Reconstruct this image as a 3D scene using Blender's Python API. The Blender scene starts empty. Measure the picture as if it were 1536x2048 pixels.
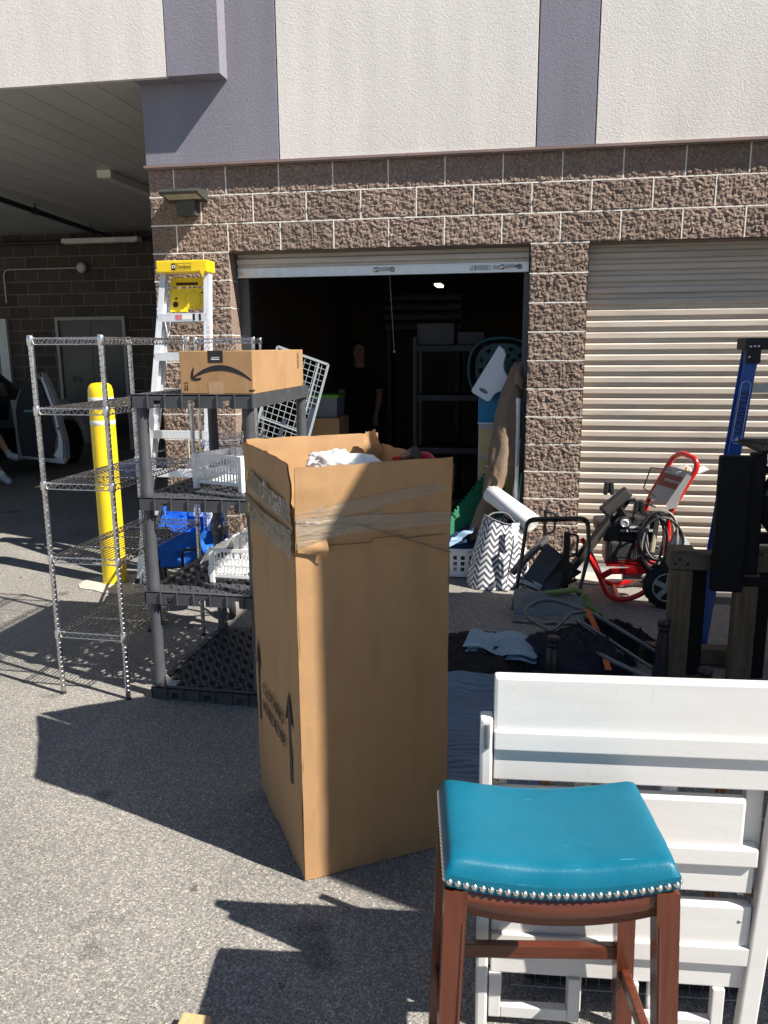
import bpy, bmesh, math, random
from mathutils import Vector, Matrix, noise, Euler
R = math.radians
random.seed(7)
scene = bpy.context.scene
COL = scene.collection

# ------------------------------------------------------------------ camera
def set_camera():
    yaw, pitch, roll = -0.17125, -0.20498, -0.00736
    f = Vector((math.sin(yaw)*math.cos(pitch), math.cos(yaw)*math.cos(pitch), math.sin(pitch)))
    r = Vector((math.cos(yaw), -math.sin(yaw), 0))
    u = r.cross(f)
    r2 = r*math.cos(roll) + u*math.sin(roll)
    u2 = u*math.cos(roll) - r*math.sin(roll)
    cd = bpy.data.cameras.new('camera')
    cd.sensor_fit = 'HORIZONTAL'; cd.sensor_width = 36.0; cd.lens = 36.0*1600/1536
    cd.clip_start = 0.05; cd.clip_end = 500
    co = bpy.data.objects.new('camera', cd); COL.objects.link(co)
    m = Matrix.Identity(4)
    for i in range(3):
        m[i][0] = r2[i]; m[i][1] = u2[i]; m[i][2] = -f[i]
    m[0][3], m[1][3], m[2][3] = 2.20996, -6.01944, 1.74026
    co.matrix_world = m
    scene.camera = co
set_camera()

# ------------------------------------------------------------------ sky and sun
SUN_AZ, SUN_EL = R(160.0), R(46.0)          # direction in which the light travels, and height
LD = Vector((math.cos(SUN_AZ)*math.cos(SUN_EL), math.sin(SUN_AZ)*math.cos(SUN_EL), -math.sin(SUN_EL)))
w = bpy.data.worlds.new('World'); scene.world = w; w.use_nodes = True
nt = w.node_tree
bg = nt.nodes['Background']
sky = nt.nodes.new('ShaderNodeTexSky'); sky.sky_type = 'NISHITA'; sky.sun_disc = False
sky.sun_elevation = SUN_EL
sx, sy = -LD.x, -LD.y
sky.sun_rotation = math.atan2(sx, sy)
sky.altitude = 1600; sky.air_density = 1.0; sky.dust_density = 0.3; sky.ozone_density = 1.2
nt.links.new(sky.outputs[0], bg.inputs[0]); bg.inputs[1].default_value = 0.058
sl = bpy.data.lights.new('sun', 'SUN'); sl.energy = 5.0; sl.angle = R(0.53); sl.color = (1.0, 0.945, 0.86)
so = bpy.data.objects.new('sun', sl); COL.objects.link(so)
so.rotation_euler = LD.to_track_quat('-Z', 'Y').to_euler(); so.location = (6, -10, 12)
scene.view_settings.view_transform = 'Standard'; scene.view_settings.look = 'None'
scene.view_settings.exposure = 1.1; scene.view_settings.gamma = 1.0
scene.view_settings.use_curve_mapping = False
try:
    scene.cycles.use_denoising = True
    scene.cycles.max_bounces = 8
except Exception: pass

# ------------------------------------------------------------------ materials
MATS = {}
def mat(name, col, rough=0.6, metal=0.0, var=0.12, scale=6.0, bump=0.0, bscale=60.0, spec=0.5,
        rand=0.0, detail=4.0, stretch=None, alpha=None, trans=0.0, emit=None, coat=0.0, dirt=0.0, ior=1.45):
    if name in MATS: return MATS[name]
    m = bpy.data.materials.new(name); m.use_nodes = True
    t = m.node_tree; N = t.nodes; L = t.links
    b = N['Principled BSDF']
    b.inputs['Roughness'].default_value = rough; b.inputs['Metallic'].default_value = metal
    b.inputs['Specular IOR Level'].default_value = spec; b.inputs['IOR'].default_value = ior
    if coat: b.inputs['Coat Weight'].default_value = coat; b.inputs['Coat Roughness'].default_value = 0.15
    if trans: b.inputs['Transmission Weight'].default_value = trans
    if alpha is not None: b.inputs['Alpha'].default_value = alpha
    if emit: b.inputs['Emission Color'].default_value = (*emit[:3], 1); b.inputs['Emission Strength'].default_value = emit[3]
    tc = N.new('ShaderNodeTexCoord'); src = tc.outputs['Object']
    if stretch:
        mp = N.new('ShaderNodeMapping'); mp.inputs['Scale'].default_value = stretch
        L.new(src, mp.inputs[0]); src = mp.outputs[0]
    oi = N.new('ShaderNodeObjectInfo')
    ad = N.new('ShaderNodeVectorMath'); ad.operation = 'ADD'
    sc = N.new('ShaderNodeVectorMath'); sc.operation = 'SCALE'; sc.inputs[3].default_value = 31.0
    L.new(oi.outputs['Random'], sc.inputs[0]); L.new(src, ad.inputs[0]); L.new(sc.outputs[0], ad.inputs[1])
    src2 = ad.outputs[0] if rand else src
    n1 = N.new('ShaderNodeTexNoise'); n1.inputs['Scale'].default_value = scale; n1.inputs['Detail'].default_value = detail
    n1.inputs['Roughness'].default_value = 0.6
    L.new(src2, n1.inputs['Vector'])
    mr = N.new('ShaderNodeMapRange'); mr.inputs[1].default_value = 0.3; mr.inputs[2].default_value = 0.7
    mr.inputs[3].default_value = 1-var; mr.inputs[4].default_value = 1+var
    L.new(n1.outputs['Fac'], mr.inputs[0]); fac = mr.outputs[0]
    if rand:
        m2 = N.new('ShaderNodeMapRange'); m2.inputs[3].default_value = 1-rand; m2.inputs[4].default_value = 1+rand
        L.new(oi.outputs['Random'], m2.inputs[0])
        mm = N.new('ShaderNodeMath'); mm.operation = 'MULTIPLY'; L.new(fac, mm.inputs[0]); L.new(m2.outputs[0], mm.inputs[1]); fac = mm.outputs[0]
    if dirt:
        n3 = N.new('ShaderNodeTexNoise'); n3.inputs['Scale'].default_value = scale*0.37; n3.inputs['Detail'].default_value = 8
        L.new(src2, n3.inputs['Vector'])
        m3 = N.new('ShaderNodeMapRange'); m3.inputs[1].default_value = 0.5; m3.inputs[2].default_value = 0.68; m3.inputs[3].default_value = 1; m3.inputs[4].default_value = 1-dirt
        L.new(n3.outputs['Fac'], m3.inputs[0])
        mm = N.new('ShaderNodeMath'); mm.operation = 'MULTIPLY'; L.new(fac, mm.inputs[0]); L.new(m3.outputs[0], mm.inputs[1]); fac = mm.outputs[0]
    mx = N.new('ShaderNodeVectorMath'); mx.operation = 'SCALE'; mx.inputs[0].default_value = col[:3]
    L.new(fac, mx.inputs[3]); L.new(mx.outputs[0], b.inputs['Base Color'])
    rr = N.new('ShaderNodeMapRange'); rr.inputs[1].default_value = 0.3; rr.inputs[2].default_value = 0.7
    rr.inputs[3].default_value = max(0.02, rough-0.08); rr.inputs[4].default_value = min(1, rough+0.08)
    L.new(n1.outputs['Fac'], rr.inputs[0]); L.new(rr.outputs[0], b.inputs['Roughness'])
    if bump:
        n2 = N.new('ShaderNodeTexNoise'); n2.inputs['Scale'].default_value = bscale; n2.inputs['Detail'].default_value = 5
        L.new(src2, n2.inputs['Vector'])
        bp = N.new('ShaderNodeBump'); bp.inputs['Strength'].default_value = min(1, bump); bp.inputs['Distance'].default_value = 0.01*max(1, bump)
        L.new(n2.outputs['Fac'], bp.inputs['Height']); L.new(bp.outputs[0], b.inputs['Normal'])
    MATS[name] = m
    return m

def asphalt_mat():
    m = bpy.data.materials.new('asphalt'); m.use_nodes = True; t = m.node_tree; N = t.nodes; L = t.links
    b = N['Principled BSDF']; b.inputs['Roughness'].default_value = 0.85; b.inputs['Specular IOR Level'].default_value = 0.3
    tc = N.new('ShaderNodeTexCoord'); src = tc.outputs['Object']
    v = N.new('ShaderNodeTexVoronoi'); v.inputs['Scale'].default_value = 190; L.new(src, v.inputs['Vector'])
    v2 = N.new('ShaderNodeTexVoronoi'); v2.inputs['Scale'].default_value = 330; L.new(src, v2.inputs['Vector'])
    sep = N.new('ShaderNodeSeparateColor'); L.new(v.outputs['Color'], sep.inputs[0])
    sep2 = N.new('ShaderNodeSeparateColor'); L.new(v2.outputs['Color'], sep2.inputs[0])
    cr = N.new('ShaderNodeValToRGB'); e = cr.color_ramp.elements
    e[0].position = 0.0; e[0].color = (0.06, 0.058, 0.056, 1); e[1].position = 1.0; e[1].color = (0.55, 0.50, 0.43, 1)
    for pos, c in ((0.4, (0.13, 0.125, 0.12)), (0.75, (0.225, 0.212, 0.196)), (0.93, (0.36, 0.33, 0.285))):
        q = e.new(pos); q.color = (*c, 1)
    L.new(sep.outputs[0], cr.inputs[0])
    cr2 = N.new('ShaderNodeValToRGB'); e = cr2.color_ramp.elements
    e[0].color = (0.075, 0.073, 0.072, 1); e[1].color = (0.30, 0.283, 0.26, 1)
    L.new(sep2.outputs[1], cr2.inputs[0])
    mx = N.new('ShaderNodeMix'); mx.data_type = 'RGBA'; mx.inputs[0].default_value = 0.45
    L.new(cr.outputs[0], mx.inputs[6]); L.new(cr2.outputs[0], mx.inputs[7])
    n = N.new('ShaderNodeTexNoise'); n.inputs['Scale'].default_value = 1.3; n.inputs['Detail'].default_value = 7; L.new(src, n.inputs['Vector'])
    mr = N.new('ShaderNodeMapRange'); mr.inputs[1].default_value = .3; mr.inputs[2].default_value = .7; mr.inputs[3].default_value = .98; mr.inputs[4].default_value = 1.30
    L.new(n.outputs['Fac'], mr.inputs[0])
    # dark oil drips
    n4 = N.new('ShaderNodeTexNoise'); n4.inputs['Scale'].default_value = 2.6; n4.inputs['Detail'].default_value = 2; L.new(src, n4.inputs['Vector'])
    m4 = N.new('ShaderNodeMapRange'); m4.inputs[1].default_value = .66; m4.inputs[2].default_value = .72; m4.inputs[3].default_value = 1; m4.inputs[4].default_value = .55
    L.new(n4.outputs['Fac'], m4.inputs[0])
    n5 = N.new('ShaderNodeTexNoise'); n5.inputs['Scale'].default_value = 9; n5.inputs['Detail'].default_value = 1; L.new(src, n5.inputs['Vector'])
    m5 = N.new('ShaderNodeMapRange'); m5.inputs[1].default_value = .755; m5.inputs[2].default_value = .78; m5.inputs[3].default_value = 1; m5.inputs[4].default_value = .45; L.new(n5.outputs['Fac'], m5.inputs[0])
    m6 = N.new('ShaderNodeMath'); m6.operation = 'MULTIPLY'; L.new(m4.outputs[0], m6.inputs[0]); L.new(m5.outputs[0], m6.inputs[1])
    mm = N.new('ShaderNodeMath'); mm.operation = 'MULTIPLY'; L.new(mr.outputs[0], mm.inputs[0]); L.new(m6.outputs[0], mm.inputs[1])
    s = N.new('ShaderNodeVectorMath'); s.operation = 'SCALE'; L.new(mx.outputs[2], s.inputs[0]); L.new(mm.outputs[0], s.inputs[3])
    wmx = N.new('ShaderNodeVectorMath'); wmx.operation = 'MULTIPLY'; wmx.inputs[1].default_value = (1.0, .995, .975); L.new(s.outputs[0], wmx.inputs[0])
    L.new(wmx.outputs[0], b.inputs['Base Color'])
    bp = N.new('ShaderNodeBump'); bp.inputs['Strength'].default_value = .45; bp.inputs['Distance'].default_value = .004
    L.new(v.outputs['Distance'], bp.inputs['Height']); bp.invert = True
    L.new(bp.outputs[0], b.inputs['Normal'])
    MATS['asphalt'] = m; return m

def stucco_mat(name, col):
    m = bpy.data.materials.new(name); m.use_nodes = True; t = m.node_tree; N = t.nodes; L = t.links
    b = N['Principled BSDF']; b.inputs['Roughness'].default_value = 0.9; b.inputs['Specular IOR Level'].default_value = 0.2
    tc = N.new('ShaderNodeTexCoord'); src = tc.outputs['Object']
    n1 = N.new('ShaderNodeTexNoise'); n1.inputs['Scale'].default_value = 85; n1.inputs['Detail'].default_value = 4; n1.inputs['Distortion'].default_value = 0.7; L.new(src, n1.inputs['Vector'])
    mpp = N.new('ShaderNodeMapping'); mpp.inputs['Scale'].default_value = (3.0, 1, .5); L.new(src, mpp.inputs[0])
    n2 = N.new('ShaderNodeTexNoise'); n2.inputs['Scale'].default_value = 1.6; n2.inputs['Detail'].default_value = 8; L.new(mpp.outputs[0], n2.inputs['Vector'])
    mr = N.new('ShaderNodeMapRange'); mr.inputs[1].default_value = .3; mr.inputs[2].default_value = .7; mr.inputs[3].default_value = .9; mr.inputs[4].default_value = 1.06; L.new(n2.outputs['Fac'], mr.inputs[0])
    mr2 = N.new('ShaderNodeMapRange'); mr2.inputs[1].default_value = .35; mr2.inputs[2].default_value = .65; mr2.inputs[3].default_value = .93; mr2.inputs[4].default_value = 1.03; L.new(n1.outputs['Fac'], mr2.inputs[0])
    mm = N.new('ShaderNodeMath'); mm.operation = 'MULTIPLY'; L.new(mr.outputs[0], mm.inputs[0]); L.new(mr2.outputs[0], mm.inputs[1])
    s = N.new('ShaderNodeVectorMath'); s.operation = 'SCALE'; s.inputs[0].default_value = col; L.new(mm.outputs[0], s.inputs[3]); L.new(s.outputs[0], b.inputs['Base Color'])
    bp = N.new('ShaderNodeBump'); bp.inputs['Strength'].default_value = .7; bp.inputs['Distance'].default_value = .004
    L.new(n1.outputs['Fac'], bp.inputs['Height']); L.new(bp.outputs[0], b.inputs['Normal'])
    MATS[name] = m; return m

def block_mat():
    m = bpy.data.materials.new('split_block'); m.use_nodes = True; t = m.node_tree; N = t.nodes; L = t.links
    b = N['Principled BSDF']; b.inputs['Roughness'].default_value = 0.95; b.inputs['Specular IOR Level'].default_value = 0.15
    tc = N.new('ShaderNodeTexCoord'); oi = N.new('ShaderNodeObjectInfo')
    sc = N.new('ShaderNodeVectorMath'); sc.operation = 'SCALE'; sc.inputs[3].default_value = 17; L.new(oi.outputs['Random'], sc.inputs[0])
    ad = N.new('ShaderNodeVectorMath'); L.new(tc.outputs['Object'], ad.inputs[0]); L.new(sc.outputs[0], ad.inputs[1]); src = ad.outputs[0]
    n1 = N.new('ShaderNodeTexNoise'); n1.inputs['Scale'].default_value = 60; n1.inputs['Detail'].default_value = 6; L.new(src, n1.inputs['Vector'])
    cr = N.new('ShaderNodeValToRGB'); e = cr.color_ramp.elements
    e[0].position = .25; e[0].color = (0.155, 0.112, 0.090, 1); e[1].position = .8; e[1].color = (0.38, 0.30, 0.245, 1)
    q = e.new(.52); q.color = (0.245, 0.182, 0.148, 1)
    L.new(n1.outputs['Fac'], cr.inputs[0])
    v = N.new('ShaderNodeTexVoronoi'); v.inputs['Scale'].default_value = 120; L.new(src, v.inputs['Vector'])
    m3 = N.new('ShaderNodeMapRange'); m3.inputs[1].default_value = .0; m3.inputs[2].default_value = .25; m3.inputs[3].default_value = 1; m3.inputs[4].default_value = 0
    L.new(v.outputs['Distance'], m3.inputs[0])
    sp = N.new('ShaderNodeSeparateColor'); L.new(v.outputs['Color'], sp.inputs[0])
    g = N.new('ShaderNodeMath'); g.operation = 'GREATER_THAN'; g.inputs[1].default_value = .86; L.new(sp.outputs[0], g.inputs[0])
    gm = N.new('ShaderNodeMath'); gm.operation = 'MULTIPLY'; L.new(g.outputs[0], gm.inputs[0]); L.new(m3.outputs[0], gm.inputs[1])
    mx = N.new('ShaderNodeMix'); mx.data_type = 'RGBA'; mx.inputs[7].default_value = (.48, .38, .30, 1)
    L.new(gm.outputs[0], mx.inputs[0]); L.new(cr.outputs[0], mx.inputs[6])
    mr = N.new('ShaderNodeMapRange'); mr.inputs[3].default_value = .84; mr.inputs[4].default_value = 1.14; L.new(oi.outputs['Random'], mr.inputs[0])
    s = N.new('ShaderNodeVectorMath'); s.operation = 'SCALE'; L.new(mx.outputs[2], s.inputs[0]); L.new(mr.outputs[0], s.inputs[3]); L.new(s.outputs[0], b.inputs['Base Color'])
    n2 = N.new('ShaderNodeTexNoise'); n2.inputs['Scale'].default_value = 95; n2.inputs['Detail'].default_value = 5; n2.inputs['Roughness'].default_value = .65; L.new(src, n2.inputs['Vector'])
    bp = N.new('ShaderNodeBump'); bp.inputs['Strength'].default_value = .9; bp.inputs['Distance'].default_value = .008
    L.new(n2.outputs['Fac'], bp.inputs['Height']); L.new(bp.outputs[0], b.inputs['Normal'])
    MATS['block'] = m; return m

# ------------------------------------------------------------------ mesh helpers
class MB:
    """collects shapes; build() links them as one mesh object"""
    def __init__(self): self.v = []; self.f = []; self.sm = []; self.mi = []; self.cur = 0
    def add(self, vs, fs, smooth=False):
        o = len(self.v); self.v += [tuple(x) for x in vs]
        for f in fs: self.f.append(tuple(i+o for i in f)); self.sm.append(smooth); self.mi.append(self.cur)
        return self
    def box(self, c, s, rot=None, taper=None):
        vs = []
        for z in (-.5, .5):
            k = taper if (taper and z > 0) else 1
            for x, y in ((-.5, -.5), (.5, -.5), (.5, .5), (-.5, .5)): vs.append(Vector((x*s[0]*k, y*s[1]*k, z*s[2])))
        if rot is not None:
            q = Euler(rot).to_matrix() if not isinstance(rot, Matrix) else rot
            vs = [q @ v for v in vs]
        c = Vector(c)
        return self.add([v+c for v in vs], [(0,3,2,1),(4,5,6,7),(0,1,5,4),(1,2,6,5),(2,3,7,6),(3,0,4,7)])
    def mm(self, a, b): return self.box([(a[i]+b[i])/2 for i in range(3)], [abs(b[i]-a[i]) for i in range(3)])
    def bbox(self, c, s, bev=.004, rot=None):
        """box with chamfered edges"""
        x, y, z = s[0]/2, s[1]/2, s[2]/2; b = min(bev, x*.49, y*.49, z*.49)
        bm = bmesh.new(); bmesh.ops.create_cube(bm, size=1)
        for v in bm.verts: v.co = Vector((v.co.x*2*x, v.co.y*2*y, v.co.z*2*z))
        bmesh.ops.bevel(bm, geom=list(bm.edges), offset=b, segments=2, affect='EDGES', profile=.6)
        q = Euler(rot).to_matrix() if (rot is not None and not isinstance(rot, Matrix)) else rot
        bm.verts.ensure_lookup_table(); bm.verts.index_update()
        vs = [((q @ v.co) if q is not None else v.co.copy()) + Vector(c) for v in bm.verts]
        fs = [tuple(v.index for v in f.verts) for f in bm.faces]; bm.free()
        return self.add(vs, fs)
    def beam(self, p0, p1, wd, th, up=(0, 0, 1), bev=0):
        p0, p1 = Vector(p0), Vector(p1); d = (p1-p0); L = d.length; d.normalize()
        u = Vector(up); s = d.cross(u)
        if s.length < 1e-4: s = d.cross(Vector((0, 1, 0)))
        s.normalize(); u = s.cross(d)
        q = Matrix((s, d, u)).transposed()
        if bev: return self.bbox((p0+p1)/2, (wd, L, th), bev, q)
        return self.box((p0+p1)/2, (wd, L, th), q)
    def tube(self, path, r, n=8, closed=False, caps=True, radii=None, flat=1.0):
        P = [Vector(q) for q in path]; m = len(P); rings = []
        prev = None
        for i in range(m):
            if closed: t = P[(i+1) % m]-P[i-1]
            else: t = P[min(i+1, m-1)]-P[max(i-1, 0)]
            t.normalize()
            if prev is None:
                a = Vector((0, 0, 1)) if abs(t.z) < .9 else Vector((0, 1, 0))
                s = t.cross(a).normalized()
            else:
                s = prev - t*prev.dot(t)
                if s.length < 1e-5: s = t.cross(Vector((0.3, .4, .87)))
                s.normalize()
            prev = s; u = t.cross(s)
            rr = radii[i] if radii else r
            rings.append([P[i]+(s*math.cos(2*math.pi*k/n)+u*math.sin(2*math.pi*k/n)*flat)*rr for k in range(n)])
        vs = [v for q in rings for v in q]; fs = []
        for i in range(m if closed else m-1):
            j = (i+1) % m
            for k in range(n): fs.append((i*n+k, i*n+(k+1) % n, j*n+(k+1) % n, j*n+k))
        self.add(vs, fs, True)
        if caps and not closed:
            self.add(rings[0], [tuple(range(n))[::-1]]); self.add(rings[-1], [tuple(range(n))])
        return self
    def cyl(self, p0, p1, r, r1=None, n=16): return self.tube([p0, p1], r, n, radii=[r, r if r1 is None else r1])
    def lathe(self, prof, n=20, c=(0, 0, 0), axis=None, smooth=True):
        """prof: list of (radius, height) along +Z, turned to axis if given"""
        q = Vector(axis).to_track_quat('Z', 'Y').to_matrix() if axis is not None else Matrix.Identity(3)
        c = Vector(c); vs = []; fs = []
        for r, h in prof:
            for k in range(n):
                a = 2*math.pi*k/n; vs.append(q @ Vector((r*math.cos(a), r*math.sin(a), h))+c)
        for i in range(len(prof)-1):
            for k in range(n): fs.append((i*n+k, i*n+(k+1) % n, (i+1)*n+(k+1) % n, (i+1)*n+k))
        self.add(vs, fs, smooth)
        self.add(vs[:n], [tuple(range(n))[::-1]]); self.add(vs[-n:], [tuple(range(n))])
        return self
    def torus(self, c, R_, r, axis=(0, 0, 1), n=24, m=8, a0=0, a1=2*math.pi):
        q = Vector(axis).to_track_quat('Z', 'Y').to_matrix(); c = Vector(c)
        full = abs(a1-a0-2*math.pi) < 1e-6
        pts = [c+q @ Vector((R_*math.cos(a0+(a1-a0)*i/n), R_*math.sin(a0+(a1-a0)*i/n), 0)) for i in range(n if full else n+1)]
        return self.tube(pts, r, m, closed=full)
    def prism(self, poly, o, ux, uy, depth):
        """extruded 2-D outline: o + x*ux + y*uy, thickness depth along ux x uy"""
        o, ux, uy = Vector(o), Vector(ux), Vector(uy); nn = ux.cross(uy).normalized()*depth
        n = len(poly); A = [o+ux*x+uy*y for x, y in poly]; B = [a+nn for a in A]
        self.add(A+B, [tuple(range(n))[::-1], tuple(range(n, 2*n))]+[(i, (i+1) % n, n+(i+1) % n, n+i) for i in range(n)])
        return self
    def quad(self, a, b, c, d): return self.add([a, b, c, d], [(0, 1, 2, 3)])
    def grid(self, fn, nu, nv, smooth=True, thick=0.0):
        vs = [Vector(fn(i/nu, j/nv)) for j in range(nv+1) for i in range(nu+1)]
        fs = [(j*(nu+1)+i, j*(nu+1)+i+1, (j+1)*(nu+1)+i+1, (j+1)*(nu+1)+i) for j in range(nv) for i in range(nu)]
        self.add(vs, fs, smooth); return self
    def mesh(self, name):
        me = bpy.data.meshes.new(name); me.from_pydata(self.v, [], self.f); me.update()
        for p, s, mi in zip(me.polygons, self.sm, self.mi): p.use_smooth = s; p.material_index = mi
        return me
    def build(self, name, material, parent=None, loc=None):
        me = self.mesh(name)
        for m_ in (material if isinstance(material, (list, tuple)) else [material]): me.materials.append(m_)
        o = bpy.data.objects.new(name, me); COL.objects.link(o)
        if parent is not None: o.parent = parent
        if loc is not None: o.location = loc
        return o

def tag(o, label=None, cat=None, group=None, kind=None):
    if label: o['label'] = label
    if cat: o['category'] = cat
    if group: o['group'] = group
    if kind: o['kind'] = kind
    return o
def thing(name, label, cat, loc=(0, 0, 0), rz=0.0, group=None, rot=None):
    o = bpy.data.objects.new(name, None); COL.objects.link(o); o.empty_display_size = .1
    o.location = loc; o.rotation_euler = rot if rot else (0, 0, rz)
    return tag(o, label, cat, group)
def struct(o): o['kind'] = 'structure'; return o
def inst(me, name, parent, loc, rot=(0, 0, 0), scale=(1, 1, 1)):
    o = bpy.data.objects.new(name, me); COL.objects.link(o); o.parent = parent
    o.location = loc; o.rotation_euler = rot; o.scale = scale
    return o
def copy_tree(o, parent=None):
    c = o.copy(); COL.objects.link(c); c.parent = parent
    for ch in o.children: copy_tree(ch, c)
    return c
def text_part(name, s, size, material, parent, matrix, extrude=0.0008, align='CENTER', sx=1.0, bold=0.0):
    cu = bpy.data.curves.new(name, 'FONT'); cu.body = s; cu.size = size; cu.extrude = extrude
    cu.align_x = align; cu.align_y = 'CENTER'; cu.offset = bold
    t = bpy.data.objects.new(name, cu); COL.objects.link(t)
    bpy.context.view_layer.update()
    dg = bpy.context.evaluated_depsgraph_get()
    me = bpy.data.meshes.new_from_object(t.evaluated_get(dg)); bpy.data.objects.remove(t)
    for v in me.vertices: v.co.x *= sx
    me.materials.clear(); me.materials.append(material)
    o = bpy.data.objects.new(name, me); COL.objects.link(o); o.parent = parent; o.matrix_local = matrix
    return o
def frame(o, ux, uy):
    """matrix whose x, y axes are ux, uy (text lies in that plane) at o"""
    ux, uy = Vector(ux).normalized(), Vector(uy).normalized(); uz = ux.cross(uy)
    m = Matrix.Identity(4)
    for i in range(3): m[i][0] = ux[i]; m[i][1] = uy[i]; m[i][2] = uz[i]; m[i][3] = o[i]
    return m
def arc(c, r, a0, a1, n, ux, uy):
    c, ux, uy = Vector(c), Vector(ux), Vector(uy)
    return [c+ux*(r*math.cos(a0+(a1-a0)*i/n))+uy*(r*math.sin(a0+(a1-a0)*i/n)) for i in range(n+1)]
def rounded(pts, r, n=5, closed=False):
    """polyline with rounded corners"""
    P = [Vector(q) for q in pts]; out = []
    m = len(P)
    for i in range(m):
        if not closed and i in (0, m-1): out.append(P[i]); continue
        a, b, c = P[i-1], P[i], P[(i+1) % m]
        d1 = (a-b); d2 = (c-b); k = min(r, d1.length*.49, d2.length*.49)
        s, e = b+d1.normalized()*k, b+d2.normalized()*k
        for j in range(n+1):
            t = j/n; out.append(s*(1-t)**2+b*2*t*(1-t)+e*t*t)
    return out
def fbm(p, s=1.0, o=4): return noise.fractal(Vector(p)*s, 0.6, 2.0, o)
# ------------------------------------------------------------------ setting: ground
asphalt_mat()
gm = MB()
gm.quad((-60, -60, 0), (60, -60, 0), (60, 60, 0), (-60, 60, 0))
ground = struct(gm.build('ground', MATS['asphalt']))
conc = mat('concrete', (.42, .39, .345), .9, var=.15, scale=9, bump=.4, bscale=120, dirt=.25)
ap = MB(); ap.mm((2.6416, -.17, .001), (4.88, .36, .012)); struct(ap.build('threshold', conc))
pm = MB(); n = 18; prng = random.Random(3)
pts = [(-.80+.36*math.cos(2*math.pi*i/n)*(1+prng.uniform(-.12, .12))+.12, -.60+.24*math.sin(2*math.pi*i/n)*(1+prng.uniform(-.12, .12))-.06) for i in range(n)]
pm.prism(pts, (0, 0, .0015), (1, 0, 0), (0, 1, 0), .006)
struct(pm.build('concrete_pad', mat('pad_concrete', (.46, .42, .36), .9, var=.22, scale=14, bump=.5, bscale=150)))

# ------------------------------------------------------------------ the storage building
cream = stucco_mat('cream_stucco', (.66, .62, .585)); purple = stucco_mat('purple_stucco', (.215, .207, .245)); block_mat()
mortar = mat('mortar', (.78, .74, .67), .95, var=.12, scale=30, bump=.5, bscale=200)
bld = thing('storage_building', 'storage building with split-face block base, stucco upper wall and two roll-up doors', 'building', (0, 0, 0))
MOD, H = .4064, .2032
def split_mesh(wd, seed, ends=0.0):
    """rough-faced block, x 0..wd, z 0..H, face near y=0; smooth sides"""
    nx, nz = max(6, int(wd/.0095)), 21; g = .0045
    def off(x, z):
        e = min(x, wd-x, z, H-z)
        k = min(1.0, max(0, (e-g)/.009))
        p = Vector((x*1.0+seed*3.7, seed*1.3, z))
        h = .4*fbm(p, 16, 3)+.6*fbm(p, 45, 4)+.4*abs(fbm(p, 95, 3))
        return -.0105-k*(.0+.0115*(h+.05))
    b = MB(); vs = []; fs = []
    xs = [g+(wd-2*g)*i/nx for i in range(nx+1)]; zs = [g+(H-2*g)*j/nz for j in range(nz+1)]
    for z in zs:
        for x in xs: vs.append((x, off(x, z), z))
    for j in range(nz):
        for i in range(nx): fs.append((j*(nx+1)+i, j*(nx+1)+i+1, (j+1)*(nx+1)+i+1, (j+1)*(nx+1)+i))
    b.add(vs, fs, False)
    x0, x1, z0, z1, y1 = g, wd-g, g, H-g, .193
    y0 = -.0105
    b.quad((x0, y0, z0), (x0, y0, z1), (x0, y1, z1), (x0, y1, z0)); b.quad((x1, y0, z1), (x1, y0, z0), (x1, y1, z0), (x1, y1, z1))
    b.quad((x0, y0, z1), (x1, y0, z1), (x1, y1, z1), (x0, y1, z1)); b.quad((x1, y0, z0), (x0, y0, z0), (x0, y1, z0), (x1, y1, z0))
    b.quad((x1, y1, z0), (x0, y1, z0), (x0, y1, z1), (x1, y1, z1))
    me = b.mesh('block'); me.materials.append(MATS['block']); return me
FULL = [split_mesh(MOD, s) for s in range(8)]; HALF = [split_mesh(MOD/2, 40+s) for s in range(4)]
rb = random.Random(11)
VJ, HJ = {}, {}
def blk(x, z, half=False):
    wd = MOD/2 if half else MOD
    for xx in (x, x+wd): VJ[(round(xx, 4), round(z, 4))] = VJ.get((round(xx, 4), round(z, 4)), 0)+1
    for zz in (z, z+H):
        for q in range(1 if half else 2): HJ[(round(x+q*MOD/2, 4), round(zz, 4))] = HJ.get((round(x+q*MOD/2, 4), round(zz, 4)), 0)+1
    inst(rb.choice(HALF if half else FULL), 'block', bld, (x, 0, z))
for k in range(12):
    z = k*H
    if k % 2: blk(-MOD*1.5, z); blk(-MOD/2, z, True)
    else: blk(-MOD*1.5, z, True); blk(-MOD, z)
    blk(MOD*5.5, z)
    blk(MOD*12, z); blk(MOD*13, z)
for k in range(12, 15):
    z = k*H
    if k == 13:
        blk(-MOD*1.5, z); blk(-MOD/2, z) if False else None
        x = -MOD/2
    else:
        blk(-MOD*1.5, z, True); x = -MOD
    while x < MOD*14-.01: blk(x, z); x += MOD
# mortar bedding behind the blocks (pulled back 4 mm from their smooth arrises)
mo = MB()
mo.mm((-MOD*1.5+.008, .004, 0), (-.0075, .188, 15*H)); mo.mm((MOD*5.5+.0075, .004, 0), (MOD*6.5-.0075, .188, 12*H))
mo.mm((-.007, .0042, 12*H+.007), (MOD*14, .187, 15*H)); mo.mm((MOD*12+.0075, .004, 0), (MOD*14, .188, 12*H))
rj = random.Random(2)
for (x, z), c in VJ.items():
    if c > 1: mo.box((x, .0, z+H/2), (.0086, .0225+rj.uniform(0, .003), H-.0086))
for (x, z), c in HJ.items():
    if c > 1: mo.box((x+MOD/4, .0002, z), (MOD/2-.0002, .0235+rj.uniform(0, .003), .0086))
mo.build('mortar_bed', mortar, bld)
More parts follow.
